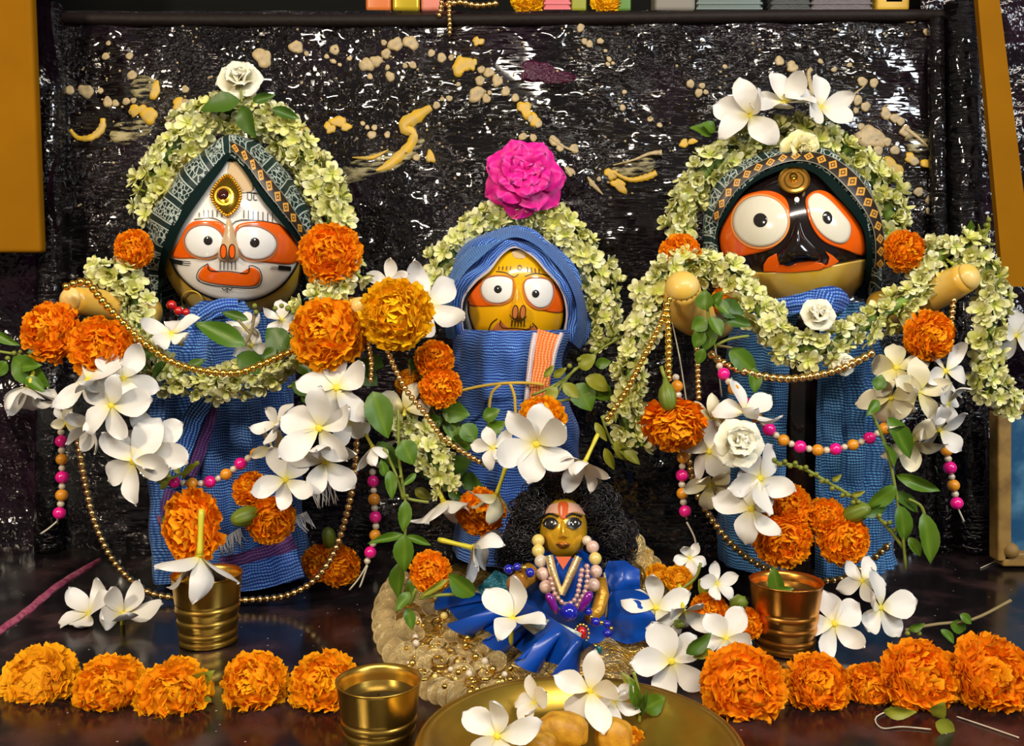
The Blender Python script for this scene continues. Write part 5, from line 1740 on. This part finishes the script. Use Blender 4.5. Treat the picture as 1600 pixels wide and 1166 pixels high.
chain('long antique gold bead necklace looping low on the black faced idol', [(1072, 690, .66), (1085, 760, .668), (1110, 808, .672), (1145, 852, .68), (1190, 885, .69), (1250, 903, .70), (1305, 907, .695), (1350, 885, .69), (1392, 848, .685)], [A2], group='gold bead necklaces')
chain('gold bead string slanting left from the black faced idol\'s arm', [(1046, 468, .645), (1030, 510, .642), (1005, 560, .645), (978, 612, .65), (945, 660, .655)], [(GOLD, 10)], group='gold bead necklaces')
chain('gold bead string hanging straight from the black faced idol\'s arm', [(1042, 476, .644), (1045, 540, .642), (1044, 598, .644)], [(GOLD, 12)], .8, group='gold bead necklaces')
chain('short gold bead string hanging under the leaves of the black faced idol', [(1088, 520, .66), (1090, 570, .66), (1092, 625, .66)], [(GOLDD, 10)], .85, group='gold bead necklaces')
chain('gold bead string hanging from the right arm of the black faced idol', [(1490, 470, .672), (1486, 510, .67), (1487, 560, .67)], [(GOLDD, 10)], .9, group='gold bead necklaces')
SQ = [(PEARL, 11), (PINKB, 20), (PEARL, 11), (ORANGEB, 19)]
SR = [(PEARL, 11), (ORANGEB, 19), (PEARL, 11), (PINKB, 20)]
chain('magenta and amber bead string hanging at the far left', [(94, 648, .69), (96, 690, .69), (97, 760, .69), (94, 795, .69), (89, 815, .69)], SR, tails=[[(89, 815, .69), (76, 826, .69), (64, 834, .69)]], group='magenta and amber bead strings')
chain('magenta and amber bead string across the left blue gown', [(258, 752, .672), (285, 755, .668), (320, 755, .665), (352, 742, .665), (382, 720, .668), (408, 704, .672)], SQ, group='magenta and amber bead strings')
chain('magenta and amber bead string beside the middle sprig', [(582, 738, .68), (585, 790, .68), (587, 830, .68), (579, 862, .68), (572, 882, .68)], SQ, tails=[[(574, 882, .68), (560, 905, .68), (546, 922, .68)], [(574, 884, .68), (566, 908, .68), (562, 918, .68)]], group='magenta and amber bead strings')
chain('magenta and amber bead string hanging left of the black faced idol', [(1056, 590, .655), (1060, 620, .655), (1068, 680, .658), (1066, 730, .66), (1066, 770, .66), (1073, 812, .66)], SR, tails=[[(1073, 816, .66), (1085, 840, .66), (1088, 860, .66)]], group='magenta and amber bead strings')
chain('magenta and amber bead string draped across the right blue gown', [(1124, 572, .655), (1138, 596, .652), (1162, 628, .65), (1196, 666, .65), (1232, 692, .65), (1284, 704, .65), (1330, 696, .652), (1360, 684, .658), (1385, 668, .662)], SQ, group='magenta and amber bead strings')
chain('magenta and amber bead string hanging by the picture frame', [(1477, 690, .70), (1482, 720, .70), (1490, 760, .70), (1496, 792, .70)], SR, tails=[[(1497, 795, .70), (1506, 815, .70)]], group='magenta and amber bead strings')

# ------------------------------------------------------------------ marigolds
M_ = marigold
M_(62, 1068, .535, 126, (-.1, .55, 1), 'at the left end of the front row', 'd', sz=.6)
M_(172, 1078, .525, 112, (.1, .45, 1), 'second from the left in the front row', 'a')
M_(272, 1088, .52, 118, (.25, .4, 1), 'third from the left in the front row', 'a')
M_(398, 1070, .525, 106, (-.1, .45, 1), 'fourth from the left in the front row', 'a')
M_(508, 1072, .525, 112, (.15, .45, 1), 'beside the front brass cup in the front row', 'a')
M_(1160, 1075, .515, 136, (-.1, .45, 1), 'largest in the right front row beside the plate', 'o')
M_(1275, 1072, .525, 104, (.1, .55, 1), 'second in the right front row', 'o')
M_(1358, 1078, .53, 86, (-.3, .4, 1), 'small and half hidden in the right front row', 'o')
M_(1432, 1062, .525, 124, (.1, .45, 1), 'fourth in the right front row above the curled thread', 'o')
M_(1545, 1058, .525, 132, (.0, .45, 1), 'at the right end of the front row', 'o')
M_(210, 390, .70, 62, (-.2, .1, 1), 'left of the white faced idol\'s cheek', 'o')
M_(516, 398, .69, 98, (.0, .1, 1), 'right of the white faced idol\'s cheek', 'o')
M_(82, 520, .66, 96, (-.3, .3, 1), 'left of a pair under the left arm of the white faced idol', 'o')
M_(158, 545, .655, 98, (.1, .2, 1), 'right of a pair under the left arm of the white faced idol', 'o')
M_(512, 522, .645, 116, (-.1, .3, 1), 'under the right arm of the white faced idol', 'a')
M_(620, 492, .635, 112, (.0, .1, 1), 'beside the blue hood', 'y')
M_(678, 562, .66, 62, (.3, .4, 1), 'upper one of two beside the blue gown of the middle idol', 'o')
M_(688, 605, .655, 66, (.4, .1, 1), 'lower one of two beside the blue gown of the middle idol', 'o')
M_(640, 600, .67, 46, (-.3, .3, 1), 'hidden among leaves left of the middle idol', 'd')
M_(642, 665, .665, 24, (0, .3, 1), 'tiny bud like, below the yellow marigold', 'o')
M_(304, 822, .655, 112, (-.4, .1, 1), 'tall, above the left brass cup', 'o', sx=.85, sy=1.08)
M_(392, 765, .67, 58, (-.2, .8, 1), 'folded, under the white flowers on the left gown', 'o')
M_(422, 812, .665, 78, (.4, -.2, 1), 'lower, at the hem of the left gown', 'o')
M_(500, 880, .72, 58, (-.2, -.1, 1), 'left half behind the gold beads on the shelf', 'o')
M_(530, 885, .715, 66, (.3, .0, 1), 'right half behind the gold beads on the shelf', 'o')
M_(846, 655, .665, 78, (0, .8, 1), 'behind the large white flower under the middle idol', 'a')
M_(752, 800, .655, 76, (.2, .3, 1), 'left of the doll\'s hair', 'o')
M_(672, 893, .61, 66, (-.2, .3, 1), 'low, beside the round green leaf', 'o')
M_(1062, 398, .69, 66, (-.2, .5, 1), 'on the left arm garland of the black faced idol', 'o')
M_(1132, 470, .69, 44, (0, .2, 1), 'behind leaves left of the black faced idol\'s chin', 'o')
M_(1412, 392, .69, 66, (.2, .1, 1), 'right of the black faced idol\'s cheek', 'o')
M_(1450, 525, .66, 80, (.2, .0, 1), 'under the right arm of the black faced idol', 'o')
M_(1052, 660, .645, 102, (-.05, -.75, .75), 'hanging upside down with a green calyx', 'o')
M_(1228, 792, .655, 78, (-.3, .6, 1), 'upper one over the right cup', 'o')
M_(1222, 842, .648, 92, (-.1, -.1, 1), 'lower one over the right cup', 'o')
M_(1290, 808, .652, 62, (-.2, .5, 1), 'upper one left of the yellow green bud', 'o')
M_(1316, 842, .648, 84, (.2, .1, 1), 'over the white flowers beside the right cup', 'o')
M_(1060, 905, .625, 46, (0, .5, 1), 'half hidden behind white flowers right of the doll', 'd')
M_(1028, 900, .63, 40, (-.3, .4, 1), 'small, right of the doll\'s blue sleeve', 'd')
M_(1108, 958, .60, 64, (0, .4, 1), 'among white flowers left of the right cup', 'o')
M_(1166, 975, .60, 52, (0, .4, 1), 'close against the right cup', 'o')
M_(985, 1160, .47, 50, (0, .8, 1), 'on the brass plate behind the sweets', 'd')
# green marigold buds
BUD = [(.001, -1.1), (.16, -1.1), (.22, -.8), (.5, -.45), (.62, 0), (.58, .45), (.42, .8), (.2, .95), (.001, .98)]
bv_, bf_ = lathe_vf(BUD, 21)
BUDM = mesh('bud', [(x * (.88 + .09 * math.cos(7 * math.atan2(y, x))), y * (.88 + .09 * math.cos(7 * math.atan2(y, x))), z) for x, y, z in bv_], bf_, CALYX)
v1, f1 = tube_vf([(0, 0, -1.05), (.1, 0, -1.5), (.15, .1, -1.9)], .13, 6)
BSTEM = mesh('stem', v1, f1, STEM)
for x, y, Y, d, n, lb in ((386, 806, .655, 54, (-.8, -.2, .6), 'fat ribbed green marigold bud on the left gown'), (268, 808, .66, 34, (-.6, -.5, .5), 'small green bud left of the tall marigold'), (1043, 618, .632, 50, (.1, -1, .3), 'green marigold calyx above the upside down marigold'),
                          (1336, 802, .645, 52, (.8, .5, .4), 'yellow green bud on the right gown'), (514, 842, .715, 40, (-.1, 1, .2), 'pointed green bud behind the gold beads'), (1153, 944, .59, 48, (.1, .5, .8), 'round green bud left of the right cup'), (1060, 975, .58, 30, (.2, .3, 1), 'small green bud under the white flowers by the doll'),
                          (138, 512, .675, 34, (0, 1, .1), 'pale green calyx between the paired marigolds')):
    t = thing('green_bud', P(x, y, Y), lb, 'bud', 'green buds', basis(n, rnd(0, 6)), d / 2 * K(Y))
    put('bud_body', BUDM, t)
    put('stem', BSTEM, t)

# ------------------------------------------------------------------ roses
rose(820, 278, .765, 132, (.05, .25, 1), 'on top of the middle idol', ROSEP, 'large ruffled magenta flower', ((7, 1.0, 2, .44, -.1), (6, .9, 18, .42, .0), (6, .74, 36, .36, .02), (5, .58, 50, .30, 0), (5, .42, 64, .22, 0), (3, .3, 76, .16, 0)), 'magenta_flower', ruf=.045)
RL = ((6, 1.0, 20, .55, -.1), (6, .9, 48, .5, .1), (5, .75, 66, .42, .15), (4, .55, 78, .3, .1))
rose(376, 130, .765, 72, (.1, .5, 1), 'on top of the white faced idol', ROSEW, 'white rosebud', RL, 'rosebud')
rose(1248, 238, .745, 68, (0, .0, 1), 'above the medal of the black faced idol', ROSEY, 'pale yellow rosebud', RL, 'rosebud')
rose(1276, 494, .655, 58, (-.1, .4, 1), 'at the throat of the black faced idol', ROSEW, 'white rosebud', RL, 'rosebud', cupk=1.2)
rose(1152, 694, .625, 84, (.0, .3, 1), 'among white flowers left of the right gown', ROSEW, 'cream yellow rose', RL, 'rosebud')
rose(1316, 570, .66, 40, (.1, .2, 1), 'low on the chest garland of the black faced idol', ROSEW, 'small cream bud', RL, 'rosebud')

# ------------------------------------------------------------------ white flowers
W = white_flower
W(136, 594, .635, 104, (-.2, .75, .7), 'uppermost in the left cluster, under the marigold pair', .3)
W(192, 592, .64, 104, (.35, .5, .8), 'upper right in the left cluster beside the gold beads', .9)
W(174, 634, .625, 104, (.1, .1, 1), 'facing front in the middle of the left cluster', 1.2)
W(45, 604, .65, 96, (-.05, -.85, .5), 'drooping at the far left edge', .6, cup=40, tube=.3)
W(92, 628, .65, 62, (-.5, .4, .7), 'small, left in the left cluster', .1)
W(140, 668, .64, 82, (-.2, -.6, .8), 'drooping in the left cluster above the gold beads', .4, cup=30)
W(102, 662, .65, 56, (-.5, -.3, .8), 'half hidden above the magenta beads at left', 1.9, cream=True)
W(236, 694, .64, 108, (.35, .3, .9), 'upper of two at the lower end of the left cluster', .5)
W(208, 722, .63, 124, (-.25, -.1, 1), 'lower of two at the lower end of the left cluster', 1.0)
W(268, 521, .665, 82, (.1, .55, .8), 'left on the chest of the white faced idol', .4, tube=.35, bend=1)
W(384, 514, .68, 62, (.1, .5, .8), 'among leaves on the chest of the white faced idol', .2)
W(440, 500, .685, 60, (.3, .4, .8), 'under the chin of the white faced idol at right', 1.4)
W(392, 540, .672, 54, (-.2, .0, 1), 'below the chest sprig of the white faced idol', .9)
W(526, 606, .635, 118, (.2, .35, 1), 'topmost in the big cluster right of the left gown', .35)
W(499, 669, .625, 132, (.0, .15, 1), 'largest, in the middle of the big cluster', .15)
W(432, 664, .645, 74, (-.6, .35, .6), 'at the left edge of the big cluster', 1.1)
W(428, 702, .645, 70, (-.5, -.2, .8), 'on the left rim of the big cluster showing its yellow tube', .8, cream=True, tube=.3)
W(446, 750, .63, 96, (-.15, .05, 1), 'low left in the big cluster above the marigold', .75)
W(508, 722, .633, 110, (.15, -.35, 1), 'low in the big cluster above the white fringe', 1.6, cup=20)
W(548, 655, .64, 90, (.4, .2, .9), 'right in the big cluster beside the dark green leaf', .4)
W(582, 698, .645, 76, (.45, -.6, .5), 'drooping right of the big cluster with yellow tube', .2, cup=40, tube=.3)
W(632, 640, .655, 78, (-.1, .1, -1), 'turned away below the yellow marigold', .5, cream=True, tube=.35, cup=15)
W(668, 476, .70, 118, (.25, .2, 1), 'behind the yellow marigold beside the blue hood', .6)
W(607, 442, .70, 66, (-.2, .5, 1), 'small, above the yellow marigold', .2)
W(838, 694, .60, 126, (-.05, .25, 1), 'largest, over the head of the doll', .3, np_=6)
W(914, 722, .60, 96, (-.42, -.8, .35), 'drooping above the doll with a long yellow tube', .9, cup=28, tube=.75)
W(776, 772, .62, 96, (-.25, -.75, -.1), 'turned away left of the doll with a bent yellow tube', .3, cup=35, cream=True, tube=.55)
W(692, 782, .645, 100, (.35, -.75, .2), 'tilted left of the marigold, tube pointing up left', .6, cup=25, tube=.5)
W(738, 856, .61, 114, (.75, -.1, .3), 'sideways left of the doll with yellow tubes', .5, cup=32, tube=.35)
W(770, 700, .645, 66, (-.3, .3, .9), 'small, left behind the largest flower above the doll', .6)
W(801, 966, .548, 110, (.05, .75, .35), 'standing on the doll\'s skirt with a long yellow tube', .9, cup=42, tube=.62, np_=4)
W(1024, 950, .585, 98, (-.35, .35, .9), 'left of two right of the doll\'s sleeve', .3)
W(1068, 955, .58, 96, (.0, -.6, .8), 'right of two right of the doll\'s sleeve with an upright tube', .8, cup=25, tube=.8)
W(1049, 1034, .535, 120, (-.05, .25, 1), 'facing front above the right rim of the plate', .6)
W(1134, 998, .555, 94, (-.35, .35, .6), 'in front of the right cup with its tube to the right', 1.1, tube=.6, cup=25)
W(1120, 912, .60, 64, (.3, .3, .9), 'small, left of the right cup', .3)
W(1078, 872, .63, 52, (0, .2, 1), 'small, above the yellow stem right of the doll', .8)
W(777, 1150, .42, 118, (-.1, .55, 1), 'front most, lying in the brass plate', 1.35)
W(836, 1098, .475, 80, (-.5, .3, .7), 'on edge at the back of the brass plate', .5, cup=30)
W(922, 1080, .47, 118, (-.2, .3, .9), 'facing front at the back of the brass plate', .2, cup=15)
W(960, 1095, .475, 74, (.5, .1, .8), 'right behind the sprig on the brass plate', .5, cup=25)
W(312, 868, .600, 138, (.0, -.9, .18), 'drooping in the left brass cup with its tube upright', .3, cup=36, tube=.52)
W(140, 958, .66, 104, (-.35, .8, .5), 'left of two lying on the shelf', .3, cup=26)
W(192, 960, .645, 112, (.25, .6, .5), 'right of two lying on the shelf, tube toward the marigolds', .9, cup=26, tube=.5)
W(1304, 975, .60, 104, (-.05, .35, 1), 'facing front beside the right cup', .5)
W(1376, 950, .615, 106, (.3, .35, .9), 'right of the front facing one beside the right cup', .1, cup=20)
W(1348, 908, .63, 76, (.0, .4, .8), 'upper of three beside the right cup, under the marigold', 1.0, tube=.4)
W(1188, 748, .63, 108, (.3, .2, 1), 'over the top of the upper marigold on the right gown', .75)
W(1174, 796, .625, 104, (-.1, .1, 1), 'lowest in the cluster left of the right gown', .4)
W(1108, 706, .645, 92, (-.5, .2, .8), 'at the left rim of the cluster left of the right gown', .2)
W(1110, 758, .645, 82, (-.4, -.4, .8), 'drooping at the lower left of the cluster by the beads', .7, cream=True)
W(1164, 645, .64, 96, (.2, .75, .6), 'uppermost in the cluster left of the right gown', .3, cup=32)
W(1112, 655, .65, 76, (-.2, .3, -.9), 'turned away beside the upside down marigold', .4, cream=True, cup=20)
W(1400, 575, .655, 90, (-.5, .3, .8), 'upper left in the hanging cluster at right', .3, cream=True)
W(1478, 580, .655, 88, (.5, .3, .8), 'upper right in the hanging cluster at right', .8)
W(1392, 622, .65, 84, (-.55, .0, .8), 'left in the hanging cluster at right beside a round leaf', .5, cream=True)
W(1434, 612, .645, 96, (.0, .2, 1), 'with a yellow heart in the middle of the hanging cluster', .2, cream=True)
W(1482, 630, .65, 80, (.5, -.1, .8), 'right in the hanging cluster at right', 1.2)
W(1468, 672, .65, 90, (.35, -.35, .9), 'low right in the hanging cluster at right', .6)
W(1424, 690, .648, 94, (-.2, -.5, .9), 'lowest in the hanging cluster at right behind a dark leaf', .9, cream=True, cup=22)
W(1172, 180, .755, 102, (-.45, .3, .7), 'left of three on top of the black faced idol', .3, cup=25, tube=.3)
W(1226, 160, .755, 96, (-.1, .65, .7), 'middle of three on top of the black faced idol', .8, cup=28)
W(1282, 168, .755, 98, (.4, .45, .8), 'right of three on top of the black faced idol', .1, cup=25)
W(1588, 525, .70, 78, (.3, .1, .9), 'at the right edge of the picture behind the garland', .4)

# ------------------------------------------------------------------ leaves and sprigs
S_ = sprig
S_('dark green leaves under the white rosebud on the left idol', [(375, 158, 310, 165, 22), (378, 165, 395, 215, 24), (395, 158, 430, 148, 14), (425, 170, 468, 185, 16)], [[(376, 140), (378, 160)]], Y=.75, col='d')
S_('leafy sprig at the far left edge', [(-10, 520, 28, 540, 12), (20, 558, 70, 606, 26), (30, 575, 62, 570, 14), (40, 590, 70, 612, 18, -.003), (10, 565, -12, 590, 14), (72, 545, 40, 550, 10)], [[(-10, 548), (40, 556), (76, 562)]], Y=.655, col='g', buds=[(12, 560, 4, 0), (22, 552, 4, 0), (32, 550, 3.5, 0)])
S_('sprig with a broad leaf on the white faced idol\'s chest', [(384, 540, 303, 502, 26), (388, 500, 345, 487, 12, .004, 'd'), (370, 556, 420, 580, 22, .003, 'd'), (448, 545, 415, 512, 24, .004, 'd'), (432, 545, 408, 562, 14, .002, 'd')], [[(382, 540), (392, 520), (398, 492)], [(392, 522), (372, 500)]], Y=.663, stem_m=STEMB, buds=[(430, 482, 4, .01), (440, 478, 4, .01), (450, 482, 5, .01), (458, 488, 4, .01), (466, 494, 4, .01), (398, 478, 4, 0), (400, 488, 4, 0)])
S_('dark leaves between the left marigolds and white cluster', [(470, 570, 500, 606, 20), (455, 600, 500, 615, 22), (555, 575, 590, 600, 22), (565, 560, 580, 590, 18), (480, 560, 520, 565, 14), (470, 620, 510, 640, 16)], [[(450, 605), (500, 590), (560, 580)]], Y=.66, col='d', stem_m=STEM)
S_('single broad leaf right of the big white cluster', [(582, 612, 606, 684, 34), (590, 690, 620, 735, 22, .006, 'd')], [], Y=.638)
S_('long hanging leafy sprig left of the doll', [(634, 782, 630, 832, 20), (632, 836, 574, 848, 11), (634, 838, 674, 852, 12), (632, 836, 632, 894, 30, -.004), (626, 878, 622, 938, 26, .003), (628, 688, 645, 725, 22), (608, 735, 614, 780, 12), (602, 745, 596, 718, 12), (640, 905, 645, 942, 16, .002), (650, 740, 628, 760, 10)], [[(622, 640), (624, 720), (634, 790), (632, 850), (628, 900)], [(600, 700), (618, 740), (630, 780)], [(670, 785), (640, 780), (630, 770)]], Y=.635, buds=[(626, 745, 3, 0), (636, 775, 3, 0)])
S_('leafy sprig below the middle idol at left', [(690, 640, 732, 648, 22), (722, 664, 745, 690, 20), (700, 650, 712, 690, 24, .004), (690, 735, 735, 720, 30, .004, 'd'), (652, 675, 690, 700, 16, .006, 'd'), (755, 655, 780, 640, 18), (760, 675, 790, 660, 18), (665, 620, 690, 640, 14)], [[(660, 600), (680, 650), (720, 700), (760, 730)], [(640, 570), (650, 620), (690, 660)]], Y=.665, stem_m=STEMB)
S_('yellow green sprig across the middle idol\'s right side', [(905, 575, 930, 555, 20), (915, 590, 952, 610, 26), (900, 600, 925, 640, 26, .003, 'g'), (880, 600, 905, 622, 16), (925, 600, 958, 625, 22, .003, 'g'), (930, 570, 955, 565, 14, .002, 'g'), (865, 590, 885, 575, 12), (870, 605, 850, 630, 12), (850, 590, 866, 570, 10)],
   [[(830, 618), (870, 600), (920, 560), (975, 510)], [(860, 640), (880, 600), (900, 575)], [(850, 625), (885, 590), (940, 545), (985, 520)], [(862, 628), (900, 622), (940, 606)]], Y=.685, col='y', buds=[(925, 548, 4, 0), (935, 540, 4, 0), (945, 532, 4, 0), (955, 524, 4, 0), (890, 572, 4, 0), (905, 562, 4, 0)])
S_('dense leaves beside the left arm of the black faced idol', [(1102, 485, 1100, 452, 22), (1112, 478, 1130, 455, 16), (1105, 500, 1080, 515, 24), (1110, 495, 1128, 525, 22), (1098, 515, 1085, 545, 20), (1115, 505, 1100, 550, 22), (1120, 478, 1165, 488, 20, .004, 'd'), (1130, 498, 1175, 508, 18, .004, 'd'), (1118, 470, 1140, 490, 16), (1100, 545, 1090, 570, 16)], [[(1105, 470), (1108, 510), (1118, 545)], [(1118, 540), (1140, 530), (1170, 525)]], Y=.645, col='g')
S_('two long leaves at the waist of the black faced idol', [(1140, 545, 1185, 585, 20), (1178, 575, 1180, 615, 20, -.002)], [[(1120, 540), (1145, 545), (1165, 560)]], Y=.655, col='g', stem_m=STEMB)
S_('large sprig hanging over the right side of the right gown', [(1388, 652, 1428, 718, 24), (1370, 610, 1378, 585, 20), (1372, 625, 1355, 650, 16), (1400, 742, 1470, 768, 20, .002), (1400, 760, 1358, 796, 18), (1398, 730, 1380, 690, 14), (1395, 770, 1440, 800, 18, .003, 'd'), (1443, 802, 1458, 882, 24, -.002), (1405, 790, 1420, 850, 18), (1420, 840, 1440, 870, 14), (1385, 790, 1345, 810, 12, .003, 'd')],
   [[(1360, 640), (1385, 700), (1400, 770), (1412, 850), (1415, 890)], [(1420, 780), (1438, 790), (1445, 806)]], Y=.64, col='g', stem_m=STEM)
S_('thin flowering stalk of basil slanting across the right gown', [(1330, 775, 1352, 768, 8), (1300, 752, 1315, 742, 8), (1350, 790, 1375, 800, 12)], [[(1205, 722), (1250, 730), (1290, 752), (1340, 782), (1385, 822), (1415, 862)]], Y=.642, col='y', buds=[(1210 + i * 8.2, 722 + i * 1.2 + (i > 5) * (i - 5) * 4.2 + (i % 2) * 6 - 3, 4, rnd(-.003, .003)) for i in range(24)], stem_r=.0014)
S_('dry twig with small leaves on the shelf at right', [(1470, 984, 1492, 1006, 14), (1485, 975, 1515, 985, 14), (1420, 985, 1445, 975, 12), (1500, 960, 1520, 975, 12)], [[(1415, 985), (1460, 976), (1520, 968), (1580, 938)]], Y=.60, col='g', stem_m=STEMB, buds=[(1418, 990, 4, 0), (1428, 984, 4, 0), (1436, 990, 4, 0)])
S_('fallen leaf pair in front of the right marigold row', [(1380, 1112, 1432, 1115, 16), (1460, 1120, 1475, 1100, 18), (1462, 1128, 1495, 1145, 16)], [], Y=.485, col='y')
S_('round green leaf lying by the low marigold left of the skirt', [(742, 930, 700, 898, 32), (700, 905, 655, 935, 8, .003, 'y')], [[(655, 935), (690, 930), (740, 928)]], Y=.575)
S_('pair of small leaves on the lace mat', [(640, 925, 618, 955, 14), (636, 950, 645, 985, 14)], [[(650, 920), (638, 945)]], Y=.575, col='g')
S_('bright leaf sticking out of the right cup', [(1218, 930, 1206, 888, 16), (1212, 925, 1240, 920, 10, -.002)], [], Y=.603, col='g')
S_('leafy sprig standing at the back of the brass plate', [(1000, 1110, 985, 1060, 18), (1005, 1108, 1042, 1092, 22), (995, 1120, 1012, 1080, 14, .003, 'd'), (990, 1085, 975, 1050, 12, .003, 'y')], [[(998, 1128), (998, 1085), (990, 1050)]], Y=.475, col='g')
S_('dark leaf beside the front facing white flower near the plate', [(1072, 1022, 1112, 990, 22), (1112, 1015, 1085, 1030, 10, .002, 'y')], [], Y=.53, col='d')
S_('leaf tips above the right arm garland by the ochre pillar', [(1512, 365, 1518, 345, 12), (1535, 375, 1545, 335, 8, 0, 'y'), (1525, 380, 1530, 350, 8, 0, 'y')], [[(1530, 400), (1538, 365), (1546, 340)]], Y=.69, col='g', buds=[(1536, 362, 4, 0), (1541, 352, 4, 0), (1545, 344, 3.5, 0)])
S_('small bright leaf at the left of the three top flowers', [(1112, 212, 1080, 196, 22), (1118, 205, 1100, 190, 14)], [], Y=.76, col='g')
S_('dark leaves behind the top flowers of the black faced idol', [(1215, 185, 1190, 230, 20), (1200, 190, 1225, 225, 18), (1265, 170, 1290, 205, 18), (1310, 235, 1325, 205, 12)], [], Y=.765, col='d')
S_('tiny leaf tuft on the left gown by the amber beads', [(268, 745, 235, 730, 10), (268, 748, 240, 752, 10), (285, 748, 310, 722, 12), (280, 740, 270, 725, 10), (262, 752, 250, 765, 8)], [[(225, 745), (265, 748), (300, 730)]], Y=.66, col='y', buds=[(300, 730, 4, 0), (308, 724, 4, 0), (292, 738, 4, 0)])
S_('pale leaves behind the fourth marigold of the left row', [(290, 1075, 330, 1055, 18), (300, 1085, 325, 1095, 16), (345, 1095, 372, 1105, 14)], [], Y=.525, col='y')
S_('leaves beside the small white flower right of the doll', [(1105, 935, 1092, 905, 14), (1105, 925, 1140, 910, 14)], [[(1050, 930), (1085, 905), (1095, 880)]], Y=.61, col='y')

S_('bushy leaves around the gold beads left of the middle idol', [(640, 655, 612, 640, 18), (660, 665, 690, 655, 20), (668, 690, 640, 712, 22), (690, 700, 672, 735, 24, .004, 'd'), (705, 695, 742, 690, 20), (655, 720, 690, 748, 22, .005, 'd'), (720, 745, 752, 760, 22, .004, 'd'), (612, 668, 600, 645, 16, .003, 'd'), (648, 765, 676, 780, 16, .005, 'y'), (700, 770, 730, 782, 16, .006, 'd'), (590, 640, 612, 618, 16, .004), (640, 560, 655, 590, 14, .004, 'd'), (570, 560, 600, 575, 18, .006, 'd')], [[(600, 640), (650, 690), (700, 740), (740, 770)]], Y=.668, stem_m=STEMB, buds=[(650 + 7 * i, 580 + 4 * i + (i % 2) * 6, 4, 0) for i in range(6)])
S_('drooping leaves right of the doll behind the white flowers', [(960, 690, 985, 720, 16), (945, 700, 960, 735, 14), (975, 705, 1000, 725, 12), (930, 660, 948, 690, 12)], [[(940, 650), (955, 690), (985, 720)]], Y=.67, col='y')
S_('leaves at the left of the chest garland under the gold beads', [(215, 560, 245, 545, 16), (230, 575, 200, 560, 16), (240, 590, 262, 560, 14), (290, 580, 320, 560, 14)], [], Y=.668, col='d')

# loose threads on the shelf
for pts, lb in (([(1395, 1108), (1368, 1122), (1378, 1138), (1410, 1136), (1455, 1140)], 'curled white thread in front of the right marigold row'), ([(1495, 1120), (1540, 1135), (1592, 1153)], 'straight thread at the lower right corner'), ([(1532, 888), (1560, 876), (1590, 870)], 'thin white thread on the shelf by the picture frame')):
    q = [PF(a_, b_, .0008) for a_, b_ in smooth_path(pts, 24)]
    v1, f1 = tube_vf(q, .00042, 6)
    tag(put('thread', mesh('thread', v1, f1, THREAD)), lb, 'thread', 'loose threads')
